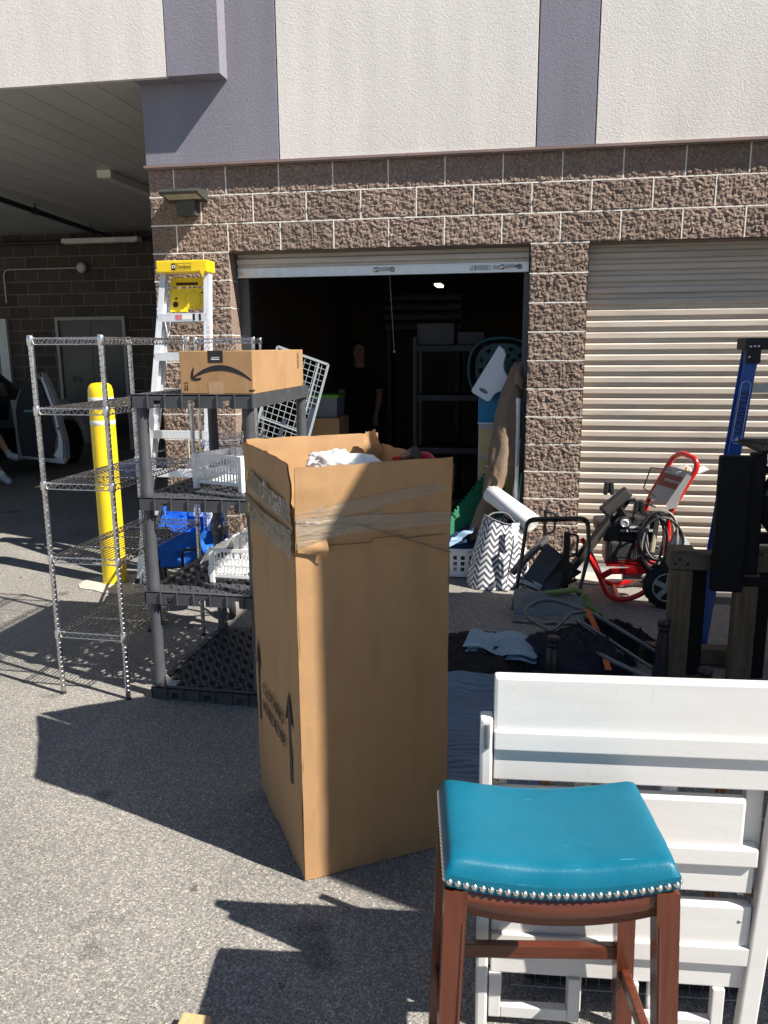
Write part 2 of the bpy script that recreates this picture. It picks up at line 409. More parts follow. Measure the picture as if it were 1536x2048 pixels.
# stucco panels above, each its own board with a dark groove between
ZT = 9.0; YS = -.05
groove = mat('groove', (.05, .05, .055), .9)
for nm, x0, x1, m_ in (('purple_panel', -.60, .425, purple), ('cream_panel', .433, 2.248, cream), ('purple_panel', 2.256, 2.642, purple), ('cream_panel', 2.650, 6.2, cream)):
    b = MB(); b.bbox(((x0+x1)/2, (YS+.15)/2, (3.064+ZT)/2), (x1-x0, .15-YS, ZT-3.064), .003)
    b.build('stucco_panel', m_, bld)
b = MB(); b.mm((-.59, YS+.006, 3.06), (6.2, .19, ZT)); b.build('groove_backing', groove, bld)
trim_m = mat('trim', (.22, .155, .135), .6, var=.1)
b = MB(); b.mm((-.615, YS-.016, 3.046), (1.36, .18, 3.062)); b.mm((1.362, YS-.019, 3.045), (6.2, .18, 3.0615))
b.mm((-.61, YS-.004, 3.036), (1.36, YS+.012, 3.046)); b.mm((1.362, YS-.006, 3.036), (6.2, YS+.01, 3.045))
b.build('flashing', trim_m, bld)
# side wall of the unit towards the carport, roof
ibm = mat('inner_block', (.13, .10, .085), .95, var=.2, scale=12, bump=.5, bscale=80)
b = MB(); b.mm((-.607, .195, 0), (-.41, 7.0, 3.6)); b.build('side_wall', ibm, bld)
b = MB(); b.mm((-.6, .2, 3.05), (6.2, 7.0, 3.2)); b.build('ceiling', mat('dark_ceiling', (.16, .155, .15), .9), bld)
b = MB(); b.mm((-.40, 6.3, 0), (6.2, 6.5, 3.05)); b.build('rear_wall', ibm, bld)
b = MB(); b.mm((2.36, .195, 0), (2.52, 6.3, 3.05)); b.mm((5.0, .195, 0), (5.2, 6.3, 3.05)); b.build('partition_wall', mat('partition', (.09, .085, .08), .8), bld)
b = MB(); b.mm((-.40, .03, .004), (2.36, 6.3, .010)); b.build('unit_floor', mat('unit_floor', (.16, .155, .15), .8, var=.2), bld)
# lintel soffit steel, jamb tracks
steel = mat('dull_steel', (.30, .31, .32), .45, .7, var=.1)
dark_steel = mat('dark_steel', (.10, .105, .11), .5, .6)
b = MB(); b.mm((0, .01, 12*H-.006), (MOD*5.5, .19, 12*H+.002)); b.mm((MOD*6.5, .01, 12*H-.006), (MOD*12, .19, 12*H+.002)); b.build('lintel_plate', mat('lintel', (.17, .125, .10), .85, var=.2), bld)
b = MB(); b.mm((-.05, .196, 0), (.075, .26, 2.43)); b.build('door_track', dark_steel, bld)
b = MB(); b.mm((2.195, .2, 0), (2.30, .26, 2.43)); b.build('door_track', dark_steel, bld)
# roll-up doors: each corrugation is a slat
slat_m = mat('door_beige', (.54, .48, .41), .45, .0, var=.10, scale=3, stretch=(1.5, 8, 20), coat=.10, dirt=.22, rand=.05)
def slat_mesh(wd, pitch):
    b = MB(); prof = [(0, 0), (.018, .06), (.018, .36), (.002, .46), (.002, .50), (.002, .92), (0, 1)]
    prof = [(.0, 0), (.0, .30), (-.021, .42), (-.021, .84), (.0, 1.0)]
    vs = []
    for y, t in prof: vs += [(0, y, t*pitch), (wd, y, t*pitch)]
    b.add(vs, [(2*i, 2*i+1, 2*i+3, 2*i+2) for i in range(len(prof)-1)])
    vs2 = [(x, y+.0016, z) for x, y, z in vs]
    b.add(vs2, [(2*i, 2*i+2, 2*i+3, 2*i+1) for i in range(len(prof)-1)])
    me = b.mesh('slat'); me.materials.append(slat_m); return me
def roll_door(x0, x1, ybase, z0, z1, name):
    d = MB(); d.mm((x0, ybase-.012, z0), (x1, ybase+.018, z0+.062)); d.mm((x0, ybase-.026, z0-.002), (x1, ybase+.03, z0+.008))
    d.mm((x0, ybase-.018, z0+.060), (x1, ybase-.010, z0+.068))
    root = d.build('roll_up_door', mat('galvanised', (.62, .63, .64), .38, .75, var=.12, scale=20), bld)
    pitch = .0795; me = slat_mesh(x1-x0, pitch); z = z0+.066
    rs_ = random.Random(8)
    while z < z1: inst(me, 'slat', root, (x0, ybase+rs_.uniform(-.0012, .0012), z), (rs_.uniform(-.012, .012), 0, rs_.uniform(-.0006, .0006))); z += pitch
    return root
d1 = roll_door(.012, 2.228, .145, 2.262, 2.46, 'open')
d1['label'] = 'beige roll-up door raised almost fully open'
d2 = roll_door(2.652, 4.87, .155, .014, 2.46, 'shut')
d2['label'] = 'beige corrugated roll-up door pulled shut'
chrome = mat('chrome', (.72, .72, .74), .22, 1.0, var=.08, scale=30)
handle_m = mat('cast_handle', (.55, .55, .56), .35, .9)
for hx in (1.16, 2.10):
    b = MB(); yy = .128
    for s in (-1, 1): b.lathe([(.019, 0), (.019, .006), (.010, .012)], 14, (hx+s*.062, yy, 2.298), (0, -1, 0))
    b.tube([(hx-.062, yy-.01, 2.298), (hx-.04, yy-.026, 2.300), (hx, yy-.032, 2.302), (hx+.04, yy-.026, 2.300), (hx+.062, yy-.01, 2.298)], .009, 8)
    b.build('door_handle', handle_m, d1)
b = MB(); b.mm((1.80, .1305, 2.276), (1.836, .132, 2.316)); b.mm((1.85, .1305, 2.278), (1.955, .132, 2.314)); b.mm((1.965, .1305, 2.280), (2.03, .132, 2.312))
b.build('sticker', mat('sticker', (.66, .68, .70), .5), d1)
b = MB()
for i in range(7): b.mm((1.855, .1298, 2.282+i*.0045), (1.855+.08+.015*(i % 3 == 0), .1303, 2.2835+i*.0045))
b.mm((1.838, .1298, 2.278), (1.846, .1303, 2.314))
for i in range(4): b.mm((1.97, .1298, 2.287+i*.006), (2.022, .1303, 2.289+i*.006))
b.prism([(0, .012), (.01, 0), (.03, .03), (.01, .009)], (1.803, .1303, 2.28), (1, 0, 0), (0, 0, 1), -.0006)
b.build('sticker_print', mat('print_grey', (.16, .17, .19), .6), d1)
b = MB(); b.lathe([(.008, 0), (.008, .004), (.003, .006)], 10, (.045, .133, 2.292), (0, -1, 0)); b.build('bolt', chrome, d1)
# pull rope with a small weight
b = MB(); b.cyl((1.185, .24, 2.27), (1.208, .30, 1.70), .0025, n=6); b.lathe([(.004, 0), (.011, .004), (.011, .016), (.004, .02)], 10, (1.209, .30, 1.685))
tag(b.build('pull_rope', mat('rope', (.22, .215, .20), .8)), 'thin door pull rope hanging in the open doorway', 'rope')

# ------------------------------------------------------------------ carport at the left
car = thing('carport', 'drive-through carport with a stucco fascia and a pale panelled ceiling', 'carport', (-4, 3, 0))
def cp(b, name, m_, parent=None): # keep world coordinates
    o = b.build(name, m_, parent or car); o.location = (4, -3, 0) if parent is None else (0, 0, 0); return o
ZC = 3.612; YF = -.205
b = MB(); b.mm((-9.5, YF, ZC), (-.334, YF+.04, ZT)); cp(b, 'fascia_panel', cream)
b = MB(); b.mm((-.612, YF+.041, ZC+.002), (-.334, -.052, ZC+.03)); cp(b, 'soffit_return', purple)
b = MB(); b.mm((-.326, YF, ZC+.0015), (.062, -.052, ZT)); cp(b, 'fascia_panel', purple)
b = MB(); b.mm((-9.5, YF+.006, ZC+.004), (-.33, YF+.035, ZT)); b.mm((-.33, YF+.007, ZC+.005), (.056, -.055, ZT)); cp(b, 'groove_backing', groove)
pan = mat('ceiling_panel', (.42, .42, .40), .55, .0, var=.06, scale=1.5, stretch=(3, .5, 1), rand=.05)
pw = .305; me = MB(); me.bbox((pw/2, 3.5, 0), (pw-.005, 7.1, .02), .004); pme = me.mesh('ceiling_panel'); pme.materials.append(pan)
x = -.61-pw
while x > -9.6: inst(pme, 'ceiling_panel', car, (x+4, -.11-3, ZC+.012)); x -= pw
b = MB(); b.mm((-9.7, -.155, ZC+.03), (-.61, 7.2, ZC+.12)); cp(b, 'ceiling_deck', groove)
# rear block wall, smooth blocks laid in running bond
back = thing('rear_block_wall', 'dark brown smooth-faced block wall at the back of the carport', 'wall', (-5.5, 6.9, 0))
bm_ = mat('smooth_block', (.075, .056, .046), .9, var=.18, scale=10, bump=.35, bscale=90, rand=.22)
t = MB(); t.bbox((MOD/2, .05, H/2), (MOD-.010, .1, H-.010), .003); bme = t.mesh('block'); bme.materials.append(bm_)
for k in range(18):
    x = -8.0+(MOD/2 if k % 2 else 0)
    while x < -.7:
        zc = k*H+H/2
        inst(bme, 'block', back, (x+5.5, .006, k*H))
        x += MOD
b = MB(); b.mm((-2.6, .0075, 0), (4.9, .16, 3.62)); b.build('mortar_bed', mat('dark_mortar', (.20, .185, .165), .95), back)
# steel double door
el = thing('elevator_door', 'closed stainless steel double door in a pale frame at the carport rear', 'door', (-5.05, 6.9, 0))
fr = mat('door_frame', (.36, .34, .30), .6, var=.06)
b = MB(); b.mm((-.64, -.06, 0), (-.585, .02, 2.2)); b.mm((.585, -.06, 0), (.64, .02, 2.2)); b.mm((-.64, -.06, 2.2), (.64, .02, 2.255)); b.build('door_frame', fr, el)
ss = mat('stainless', (.075, .071, .066), .42, .9, var=.05, scale=1.0)
for s in (-1, 1):
    b = MB(); b.bbox((s*.29, -.012, 1.1), (.574, .03, 2.195), .003); b.build('door_leaf', ss, el)
b = MB(); b.mm((-.40, -.032, 1.17), (-.34, -.027, 1.27)); b.mm((-.30, -.032, 1.17), (-.24, -.027, 1.25)); b.build('notice', mat('dark_notice', (.03, .03, .035), .5), el)
# pale glazed door at the far left
gd = thing('glazed_door', 'pale framed glazed door at the left end of the carport rear wall', 'door', (-7.1, 6.9, 0))
wf = mat('pale_frame', (.62, .62, .58), .5)
b = MB(); b.mm((-.5, -.07, 0), (-.42, .0, 2.15)); b.mm((.42, -.07, 0), (.5, .0, 2.15)); b.mm((-.5, -.07, 2.15), (.5, .0, 2.24)); b.build('door_frame', wf, gd)
b = MB(); b.mm((-.415, -.05, .01), (-.32, -.01, 2.145)); b.mm((.32, -.05, .01), (.415, -.01, 2.145)); b.mm((-.32, -.05, 1.92), (.32, -.01, 2.145)); b.mm((-.32, -.05, .01), (.32, -.01, .25)); b.build('door_leaf', wf, gd)
b = MB(); b.mm((-.32, -.035, .25), (.32, -.028, 1.92)); b.build('pane', mat('door_glass', (.10, .115, .125), .12, var=.1), gd)
# conduit and round box on that wall
cd_ = thing('wall_conduit', 'thin grey conduit bending to a round fitting high on the carport rear wall', 'conduit', (-5.1, 6.86, 3.05))
cm_ = mat('conduit', (.42, .42, .40), .5, .5)
b = MB(); b.tube(rounded([(-1.45, -.02, -.55), (-1.45, -.02, 0), (-.06, -.02, 0)], .12), .014, 8); b.build('pipe', cm_, cd_)
b = MB(); b.lathe([(.02, -.0), (.085, .01), (.085, .05), (.05, .07)], 20, (0, .0, 0), (0, -1, 0)); b.build('round_box', mat('fitting', (.50, .50, .48), .5), cd_)
# fluorescent strip fittings under the ceiling, sprinkler pipe
lampm = mat('strip_light', (.62, .62, .58), .4)
def strip(loc, rz, label):
    s = thing('strip_light', label, 'light', loc, rz, 'unlit strip lights under the carport ceiling')
    b = MB(); b.bbox((0, 0, -.03), (.16, 1.3, .06), .008); b.build('housing', lampm, s)
    b = MB(); b.bbox((0, 0, -.068), (.13, 1.24, .022), .008); b.build('diffuser', mat('diffuser', (.55, .55, .50), .35), s)
    b = MB(); b.mm((-.078, -.66, -.075), (.078, -.652, .0)); b.mm((-.078, .652, -.075), (.078, .66, .0)); b.build('end_cap', mat('cap', (.66, .65, .6), .5), s)
strip((-2.29, 3.15, ZC-.002), 0, 'unlit strip light on the carport ceiling, end towards the corner')
strip((-4.56, 6.55, ZC-.14), R(90), 'unlit strip light high against the carport rear wall')
b = MB(); b.tube([(-3.88, 1.4, ZC-.10), (-4.09, 3.3, ZC-.10), (-4.50, 6.70, ZC-.10)], .035, 10)
for q in ((-4.20, 4.2), (-4.42, 6.0)): b.cyl((q[0], q[1], ZC-.10), (q[0], q[1], ZC), .012, n=6); b.lathe([(.05, 0), (.05, .07)], 10, (q[0], q[1]-.035, ZC-.10), (-.12, 1, 0))
tag(b.build('sprinkler_pipe', mat('black_pipe', (.025, .025, .028), .5)), 'black sprinkler pipe slung below the carport ceiling', 'pipe')
b = MB(); b.tube([(-9, 6.7, ZC-.16), (-3.4, 6.7, ZC-.16)], .03, 8); b.cyl((-5.15, 6.7, ZC-.16), (-5.15, 6.7, ZC-.06), .02, n=6)
tag(b.build('sprinkler_pipe', MATS['black_pipe']), 'black pipe running along the top of the carport rear wall', 'pipe')

# ------------------------------------------------------------------ wall lamp on the corner
wl = thing('wall_lamp', 'dark grey wedge-shaped wall lamp on the block corner', 'lamp', (-.29, -.02, 2.80))
gl = mat('lamp_grey', (.055, .058, .052), .55, .2)
b = MB(); b.prism([(0, .05), (-.19, .035), (-.20, .015), (-.185, .0), (-.06, -.02), (0, -.03)], (-.15, 0, .03), (0, 1, 0), (0, 0, 1), .30); b.build('hood', gl, wl)
b = MB(); b.mm((-.07, -.07, -.10), (.07, .012, .005)); b.build('bracket', gl, wl)
b = MB(); b.prism([(-.175, .005), (-.07, -.013), (-.07, -.017), (-.175, .001)], (-.13, 0, .027), (0, 1, 0), (0, 0, 1), .26); b.build('lens', mat('lamp_lens', (.40, .40, .36), .2), wl)
# ------------------------------------------------------------------ yellow bollard
bo = thing('bollard', 'tall yellow bollard with two pale reflective bands in front of the carport', 'bollard', (-.80, -.61, .004))
yel = mat('bollard_yellow', (.80, .56, .012), .42, var=.07, scale=5, coat=.15, dirt=.16)
b = MB(); b.lathe([(.088, 0), (.088, 1.40), (.086, 1.44), (.078, 1.468), (.060, 1.484), (.03, 1.49), (.001, 1.491)], 28); b.build('sleeve', yel, bo)
for z in (1.355, 1.19):
    b = MB(); b.lathe([(.0885, 0), (.0895, .002), (.0895, .030), (.0885, .032)], 28, (0, 0, z)); b.build('band', mat('band_grey', (.62, .63, .62), .45), bo)
b = MB(); b.lathe([(.094, 0), (.094, .012), (.089, .016)], 28); b.build('foot_ring', mat('foot_yellow', (.55, .40, .02), .6), bo)
b = MB(); b.torus((.01, -.089, .80), .022, .0016, (0, 1, 0), 18, 5); b.mm((-.008, -.0905, .74), (.028, -.087, .744)); b.build('embossed_mark', yel, bo)

# ------------------------------------------------------------------ chrome wire racks
wirem = mat('wire_chrome', (.60, .60, .61), .25, 1.0, var=.10, scale=40)
postm = mat('post_chrome', (.55, .55, .56), .28, 1.0, var=.15, scale=30)
def post_mesh(h):
    prof = [(.0127, .018)]; z = .05
    while z < h-.02:
        prof += [(.0127, z), (.0108, z+.002), (.0108, z+.004), (.0127, z+.006)]; z += .0254
    prof += [(.0127, h)]
    b = MB(); b.lathe(prof, 12, smooth=False); return b.mesh('post')
def shelf_mesh(wd, dp):
    """wire shelf, x 0..wd, y 0..dp, top wires at z=0"""
    b = MB(); hw, hd = wd, dp; tr = .027
    for (a, c) in (((0, 0), (wd, 0)), ((wd, 0), (wd, dp)), ((wd, dp), (0, dp)), ((0, dp), (0, 0))):
        A, C = Vector((*a, 0)), Vector((*c, 0)); dz = Vector((0, 0, -tr))
        b.tube([A, C], .0033, 6); b.tube([A+dz, C+dz], .0033, 6)
        L = (C-A).length; n = int(L/.035); pts = []
        for i in range(2*n+1): pts.append(A+(C-A)*(i/(2*n))+(dz if i % 2 else Vector((0, 0, 0))))
        b.tube(pts, .0024, 5)
    k = 14
    for i in range(1, k):
        x = wd*i/k; b.tube([(x, 0, .003), (x, dp, .003)], .0022, 5)
    for y in (.25, .5, .75): b.tube([(0, dp*y, -.001), (wd, dp*y, -.001)], .0028, 5)
    return b.mesh('shelf')
RW, RD, RH = .362, .925, 1.80
PM = post_mesh(RH); PM.materials.append(postm)
SM = shelf_mesh(RW, RD); SM.materials.append(wirem)
b = MB(); b.lathe([(.0140, -.034), (.0175, -.03), (.0165, .006), (.0150, .010)], 12); CM = b.mesh('collar'); CM.materials.append(mat('collar_chrome', (.62, .62, .63), .3, 1.0))
b = MB(); b.lathe([(.014, 0), (.014, .008), (.006, .02)], 10); FM = b.mesh('foot'); FM.materials.append(mat('black_foot', (.02, .02, .02), .6))
def rack(loc, rz, shelves, label, wd=RW, dp=RD):
    r = thing('wire_rack', label, 'shelf rack', loc, rz, 'chrome wire racks')
    sx_, sy_ = wd/RW, dp/RD
    for x, y in ((0, 0), (wd, 0), (wd, dp), (0, dp)):
        p_ = inst(PM, 'post', r, (x, y, 0)); inst(FM, 'foot', p_, (0, 0, 0))
        for z in shelves: inst(CM, 'collar', r, (x, y, z))
    for i, z in enumerate(shelves):
        s = inst(SM, 'shelf', r, (0, 0, z), (0, 0, 0), (sx_, sy_, 1))
    return r
rack((-.074, -2.515, 0), R(-1.5), (1.785, 1.458, 1.096, .725, .335), 'near chrome wire rack with five shelves standing beside the yellow bollard')
rack((-.05, -.62, 0), R(14), (1.795, 1.08, .62, .22), 'far chrome wire rack behind the smile-marked carton, near the door jamb', .40, .62)

# ------------------------------------------------------------------ black plastic shelving unit
blk_pl = mat('black_plastic', (.052, .055, .062), .48, var=.12, scale=12, dirt=.15, bump=.1, bscale=150)
SWD, SDP = .60, .905
def honey_mesh():
    b = MB(); pit = .0335; a = pit/math.sqrt(3)     # hexagon tiles, circumradius a
    dx, dy = math.sqrt(3)*a, 1.5*a
    rows = int((SDP-.05)/dy); th = .014
    for j in range(rows):
        n = int((SWD-.05)/dx)-(j % 2)
        for i in range(n):
            cx = .03+dx*(i+.5)+(dx/2 if j % 2 else 0); cy = .03+a+dy*j
            big = ((i-(j//2)+(2*j if False else 0)) % 3 == 0) if j % 2 == 0 else ((i-(j//2)+2) % 3 == 0)
            ri = a*(.93 if big else .48)
            O = [(cx+a*1.002*math.cos(math.pi/6+k*math.pi/3), cy+a*1.002*math.sin(math.pi/6+k*math.pi/3)) for k in range(6)]
            I = [(cx+ri*math.cos(math.pi/6+k*math.pi/3), cy+ri*math.sin(math.pi/6+k*math.pi/3)) for k in range(6)]
            vs = [(x, y, 0) for x, y in O]+[(x, y, 0) for x, y in I]+[(x, y, -th) for x, y in I]
            fs = []
            for k in range(6):
                q = (k+1) % 6; fs += [(k, q, 6+q, 6+k), (6+k, 6+q, 12+q, 12+k)]
            b.add(vs, fs)
    return b.mesh('deck')
HM = honey_mesh(); HM.materials.append(blk_pl)
def rim_mesh():
    b = MB(); h = .062
    # top border strips, slightly lower than the deck so nothing is coplanar
    b.mm((0, 0, -.006), (SWD, .032, .0012)); b.mm((0, SDP-.045, -.006), (SWD, SDP, .0012)); b.mm((0, .032, -.006), (.032, SDP-.045, .0010)); b.mm((SWD-.034, .032, -.006), (SWD, SDP-.045, .0010))
    # skirts with notches on the front, ribs between
    def skirt(o, d, L, nrm):
        o, d, nrm = Vector(o), Vector(d), Vector(nrm); segs = 7; c = 0
        for i in range(segs):
            a0, a1 = L*i/segs, L*(i+1)/segs
            if i % 2 == 1:
                m0 = a0+(a1-a0)*.3; m1 = a0+(a1-a0)*.7
                parts = ((a0, m0, -h, 0), (m1, a1, -h, 0), (m0, m1, -h*.42, 0))
            else: parts = ((a0, a1, -h, 0),)
            for s0, s1, z0, z1 in parts:
                A = o+d*s0; B = o+d*s1
                pts = [A, B, B-nrm*.006, A-nrm*.006]
                vs = [(p.x, p.y, z0) for p in pts]+[(p.x, p.y, z1) for p in pts]
                b.add(vs, [(0, 3, 2, 1), (4, 5, 6, 7), (0, 1, 5, 4), (1, 2, 6, 5), (2, 3, 7, 6), (3, 0, 4, 7)])
            A = o+d*a1; b.box((A.x+nrm.x*.003, A.y+nrm.y*.003, -h/2), (.005 if abs(d.x) > .5 else .010, .010 if abs(d.x) > .5 else .005, h))
    skirt((0, 0, 0), (1, 0, 0), SWD, (0, -1, 0)); skirt((SWD, SDP, 0), (-1, 0, 0), SWD, (0, 1, 0))
    b.mm((SWD-.006, .0, -h), (SWD+.0005, SDP, -.0005)); b.mm((-.0005, 0, -h), (.006, SDP, -.0005))
    b.mm((-.003, -.003, -h), (SWD+.003, SDP+.003, -h+.006)) if False else None
    return b.mesh('rim')
RM = rim_mesh(); RM.materials.append(blk_pl)
ps = thing('plastic_shelving', 'black plastic four-tier shelving unit with a carton on top', 'shelving', (.402, -2.500, 0), R(-1.2))
tiers = (.065, .565, 1.035, 1.525)
for z in tiers:
    rmo = inst(RM, 'tier', ps, (0, 0, z)); inst(HM, 'deck', rmo, (0, 0, .0006))
b = MB(); b.mm((.03, .03, -.010), (SWD-.03, SDP-.05, -.006)); tp = b.mesh('top_plate'); tp.materials.append(blk_pl)
inst(tp, 'top_plate', ps, (0, 0, tiers[3]+.003))
for i in range(3):
    z0, z1 = tiers[i]+.002, tiers[i+1]-.060
    b = MB(); b.lathe([(.031, 0), (.031, .03), (.029, .035), (.027, z1-z0-.05), (.026, z1-z0)], 16); lm = b.mesh('leg'); lm.materials.append(blk_pl)
    for x, y in ((.035, .035), (SWD-.035, .035), (SWD-.035, SDP-.04), (.035, SDP-.04)): inst(lm, 'leg', ps, (x, y, z0))
b = MB(); b.mm((0, 0, 0), (.05, .05, .01)); b.prism([(0, 0), (.05, 0), (0, .05)], (0, .003, .01), (1, 0, 0), (0, 0, 1), .003); b.build('corner_clip', mat('clip_grey', (.34, .35, .33), .5), ps, (.075, .02, tiers[0]+.002))

# ------------------------------------------------------------------ smile-marked carton on the shelving
card = mat('cardboard', (.345, .20, .094), .82, var=.06, scale=26, stretch=(1, 1, .35), bump=.05, bscale=90, dirt=.13, detail=8)
card_in = mat('cardboard_inside', (.385, .228, .11), .82, var=.06, scale=26, stretch=(1, 1, .35), bump=.05, bscale=90, detail=8)
black_ink = mat('black_ink', (.012, .012, .013), .7, var=.05)
ab = thing('carton', 'flat brown carton with a black curved arrow on top of the black shelving', 'box', (.640, -2.470, 1.5275), R(-1.2))
AW, AD, AH = .355, .80, .195
b = MB(); b.bbox((AW/2, AD/2, AH/2), (AW, AD, AH), .003); b.build('box_body', card, ab)
b = MB()
b.mm((.0005, -.0004, .0), (.0016, AD, AH)) if False else None
b.mm((AW/2-.04, -.0012, .0), (AW/2+.03, .0, .055)); b.build('tape', mat('packing_tape', (.36, .235, .13), .25, var=.1), ab)
b = MB(); b.mm((AW/2-.035, -.0014, AH-.052), (AW/2+.037, .0, AH)); b.mm((AW/2-.035, .0, AH), (AW/2+.037, AD, AH+.0012)); b.build('black_tape', mat('black_tape', (.015, .015, .017), .35), ab)
# the curved arrow
def quad3(t, a, m_, c): return a*(1-t)*(1-2*t)+m_*4*t*(1-t)+c*t*(2*t-1)
up = [(.071+.277*t, quad3(t, .084, .131, .066)-.016) for t in [i/24 for i in range(25)]]
lo = [(.071+.277*t, quad3(t, .074, .106, .060)-.016) for t in [i/24 for i in range(25)]]
poly = up+lo[::-1]
b = MB(); b.prism(poly, (.0, -.0003, .016), (1, 0, 0), (0, 0, 1), .0010)
hd = [(.068, .105), (.072, .104), (.068, .085), (.067, .066), (.076, .056), (.098, .058), (.108, .056), (.099, .047), (.078, .043), (.058, .048), (.053, .060), (.057, .085)]
b.prism(hd, (0, -.0003, .016), (1, 0, 0), (0, 0, 1), .0010); b.build('arrow_mark', black_ink, ab)
b = MB()
b.mm((.018, -.0012, .049), (.040, -.0003, .052))
for x in (.022, .033): b.prism([(0, .028), (.003, .028), (.003, .008), (.006, .008), (.0015, 0), (-.003, .008), (0, .008)], (x, -.0003, .014), (1, 0, 0), (0, 0, 1), .0009)
b.mm((AW-.018, -.0012, .012), (AW-.0005, -.0003, .020)); b.mm((AW, .0005, .012), (AW+.0009, .018, .020))
b.build('handling_mark', black_ink, ab)
b = MB(); y = .72
for i, w_ in enumerate((2, 1, 3, 1, 2, 2, 1, 3, 1, 1, 2, 3, 1, 2, 1, 2)):
    b.mm((AW, y-.028, .098+i*.0050), (AW+.0009, y, .098+i*.0050+.0012*w_))
b.mm((AW, y-.030, .095), (AW+.0009, y-.0285, .182)); b.mm((AW, y+.0005, .095), (AW+.0009, y+.002, .182)); b.build('barcode', mat('brown_ink', (.10, .06, .035), .7), ab)
wht = mat('white_ink', (.75, .75, .73), .6)
b = MB(); b.mm((AW/2-.018, -.0021, AH-.030), (AW/2+.020, -.0015, AH-.028)); b.build('tape_print', wht, ab)
b = MB()
for i in range(8): b.mm((AW/2-.020+.0052*i, -.0021, AH-.040), (AW/2-.0165+.0052*i, -.0015, AH-.035))
b.build('tape_print', wht, ab)

# ------------------------------------------------------------------ white stacking baskets
wpl = mat('white_plastic', (.80, .80, .80), .4, var=.04, scale=8, coat=.1)
def basket_parts(root):
    W, D, Hb = .31, .345, .17      # x across, y deep; open low front at y=0
    b = MB(); n = 13
    for i in range(n+1): b.mm((.012+(W-.024)*i/n-.003, .02, .035), (.012+(W-.024)*i/n+.003, D-.01, .040))
    for j in range(10): b.mm((.01, .02+(D-.04)*j/9-.003, .0355), (W-.01, .02+(D-.04)*j/9+.003, .0405))
    b.build('basket_floor', wpl, root)
    for s, x in ((-1, .004), (1, W-.004)):      # side walls: slanted top edge, upright slots
        b = MB(); m = 15
        for i in range(m+1):
            y = .03+(D-.05)*i/m; hgt = .168
            b.box((x, y, .035+(hgt-.035)/2), (.004, .0065, hgt-.035))
        b.beam((x, .02, .172), (x, D-.012, .172), .006, .018); b.beam((x, .02, .038), (x, D-.012, .038), .006, .016)
        b.beam((x, .03, .092), (x, D-.02, .092), .005, .008); b.beam((x, .03, .130), (x, D-.02, .130), .005, .005)
        b.build('side_wall', wpl, root)
    b = MB(); m = 12
    for i in range(m+1): b.box((.012+(W-.024)*i/m, D-.010, .105), (.0065, .004, .14))
    b.mm((.004, D-.013, .160), (W-.004, D-.006, .182)); b.mm((.004, D-.013, .030), (W-.004, D-.006, .044)); b.mm((.004, D-.013, .094), (W-.004, D-.007, .101)); b.build('rear_wall', wpl, root)
    b = MB(); b.prism([(0, 0), (W, 0), (W+.004, .095), (-.004, .095)], (0, .028, .178), (1, 0, 0), (0, -.55, -.835), .005); b.prism([(0, 0), (W, 0), (W, .05), (0, .05)], (0, .024, .036), (1, 0, 0), (0, 0, 1), .005); b.build('front_lip', wpl, root)
    for x, y in ((.006, D-.012), (W-.006, D-.012), (.006, .04), (W-.006, .04)):
        hh = .182
        b = MB(); b.bbox((x, y, hh/2), (.026, .026, hh), .004); b.build('corner_post', wpl, root)
def basket(loc, rz, label):
    r = thing('stacking_basket', label, 'basket', loc, rz, 'white plastic stacking baskets on the black shelving'); basket_parts(r); return r
basket((.654, -1.925, tiers[2]+.0016), R(-110), 'white slotted plastic basket at the front of the upper middle shelf')
basket((.66, -1.655, tiers[2]+.0016), R(-86), 'white slotted plastic basket at the rear of the upper middle shelf')
basket((.663, -2.00, tiers[1]+.0016), R(-94), 'white slotted plastic basket at the front of the lower middle shelf')
basket((.66, -1.665, tiers[1]+.0016), R(-88), 'white slotted plastic basket at the rear of the lower middle shelf')

# ------------------------------------------------------------------ aluminium stepladder leaning folded on the corner
alu = mat('aluminium', (.70, .71, .73), .42, .35, var=.08, scale=18, stretch=(1, 1, .3), dirt=.08)
ld = thing('step_ladder', 'aluminium stepladder with a yellow top leaning folded on the block corner', 'ladder', (-.33, -.62, 0), 0)
# local frame: x across, t along the ladder; leans back towards +y
LEN = 2.36; th = math.atan2(.37, 2.30)
def lp(x, t, n=0.0): return Vector((x, math.sin(th)*t-math.cos(th)*n, math.cos(th)*t+math.sin(th)*n))
def half(t): return .285-.105*t/LEN
def lx(t): return .015+.07*t/LEN
for s in (-1, 1):
    b = MB(); u_ = lp(0, 0, 1)
    b.beam(lp(lx(0)+s*half(0), .0), lp(lx(LEN)+s*half(LEN), LEN-.06), .006, .062, up=u_)
    for n_ in (-.028, .028): b.beam(lp(lx(0)+s*(half(0)-.012), .0, n_), lp(lx(LEN)+s*(half(LEN)-.012), LEN-.06, n_), .044, .005, up=u_)
    b.build('side_rail', alu, ld)
    b = MB(); b.beam(lp(lx(0)+s*(half(0)+.012), .02, -.07), lp(lx(LEN)+s*(half(LEN)-.045), LEN-.08, -.07), .026, .030, up=u_); b.build('rear_rail', alu, ld)
    b = MB(); b.bbox(lp(lx(0)+s*half(0), .02), (.036, .075, .05), .006); b.build('rubber_foot', mat('black_rubber', (.02, .02, .021), .7), ld)
step_me = alu
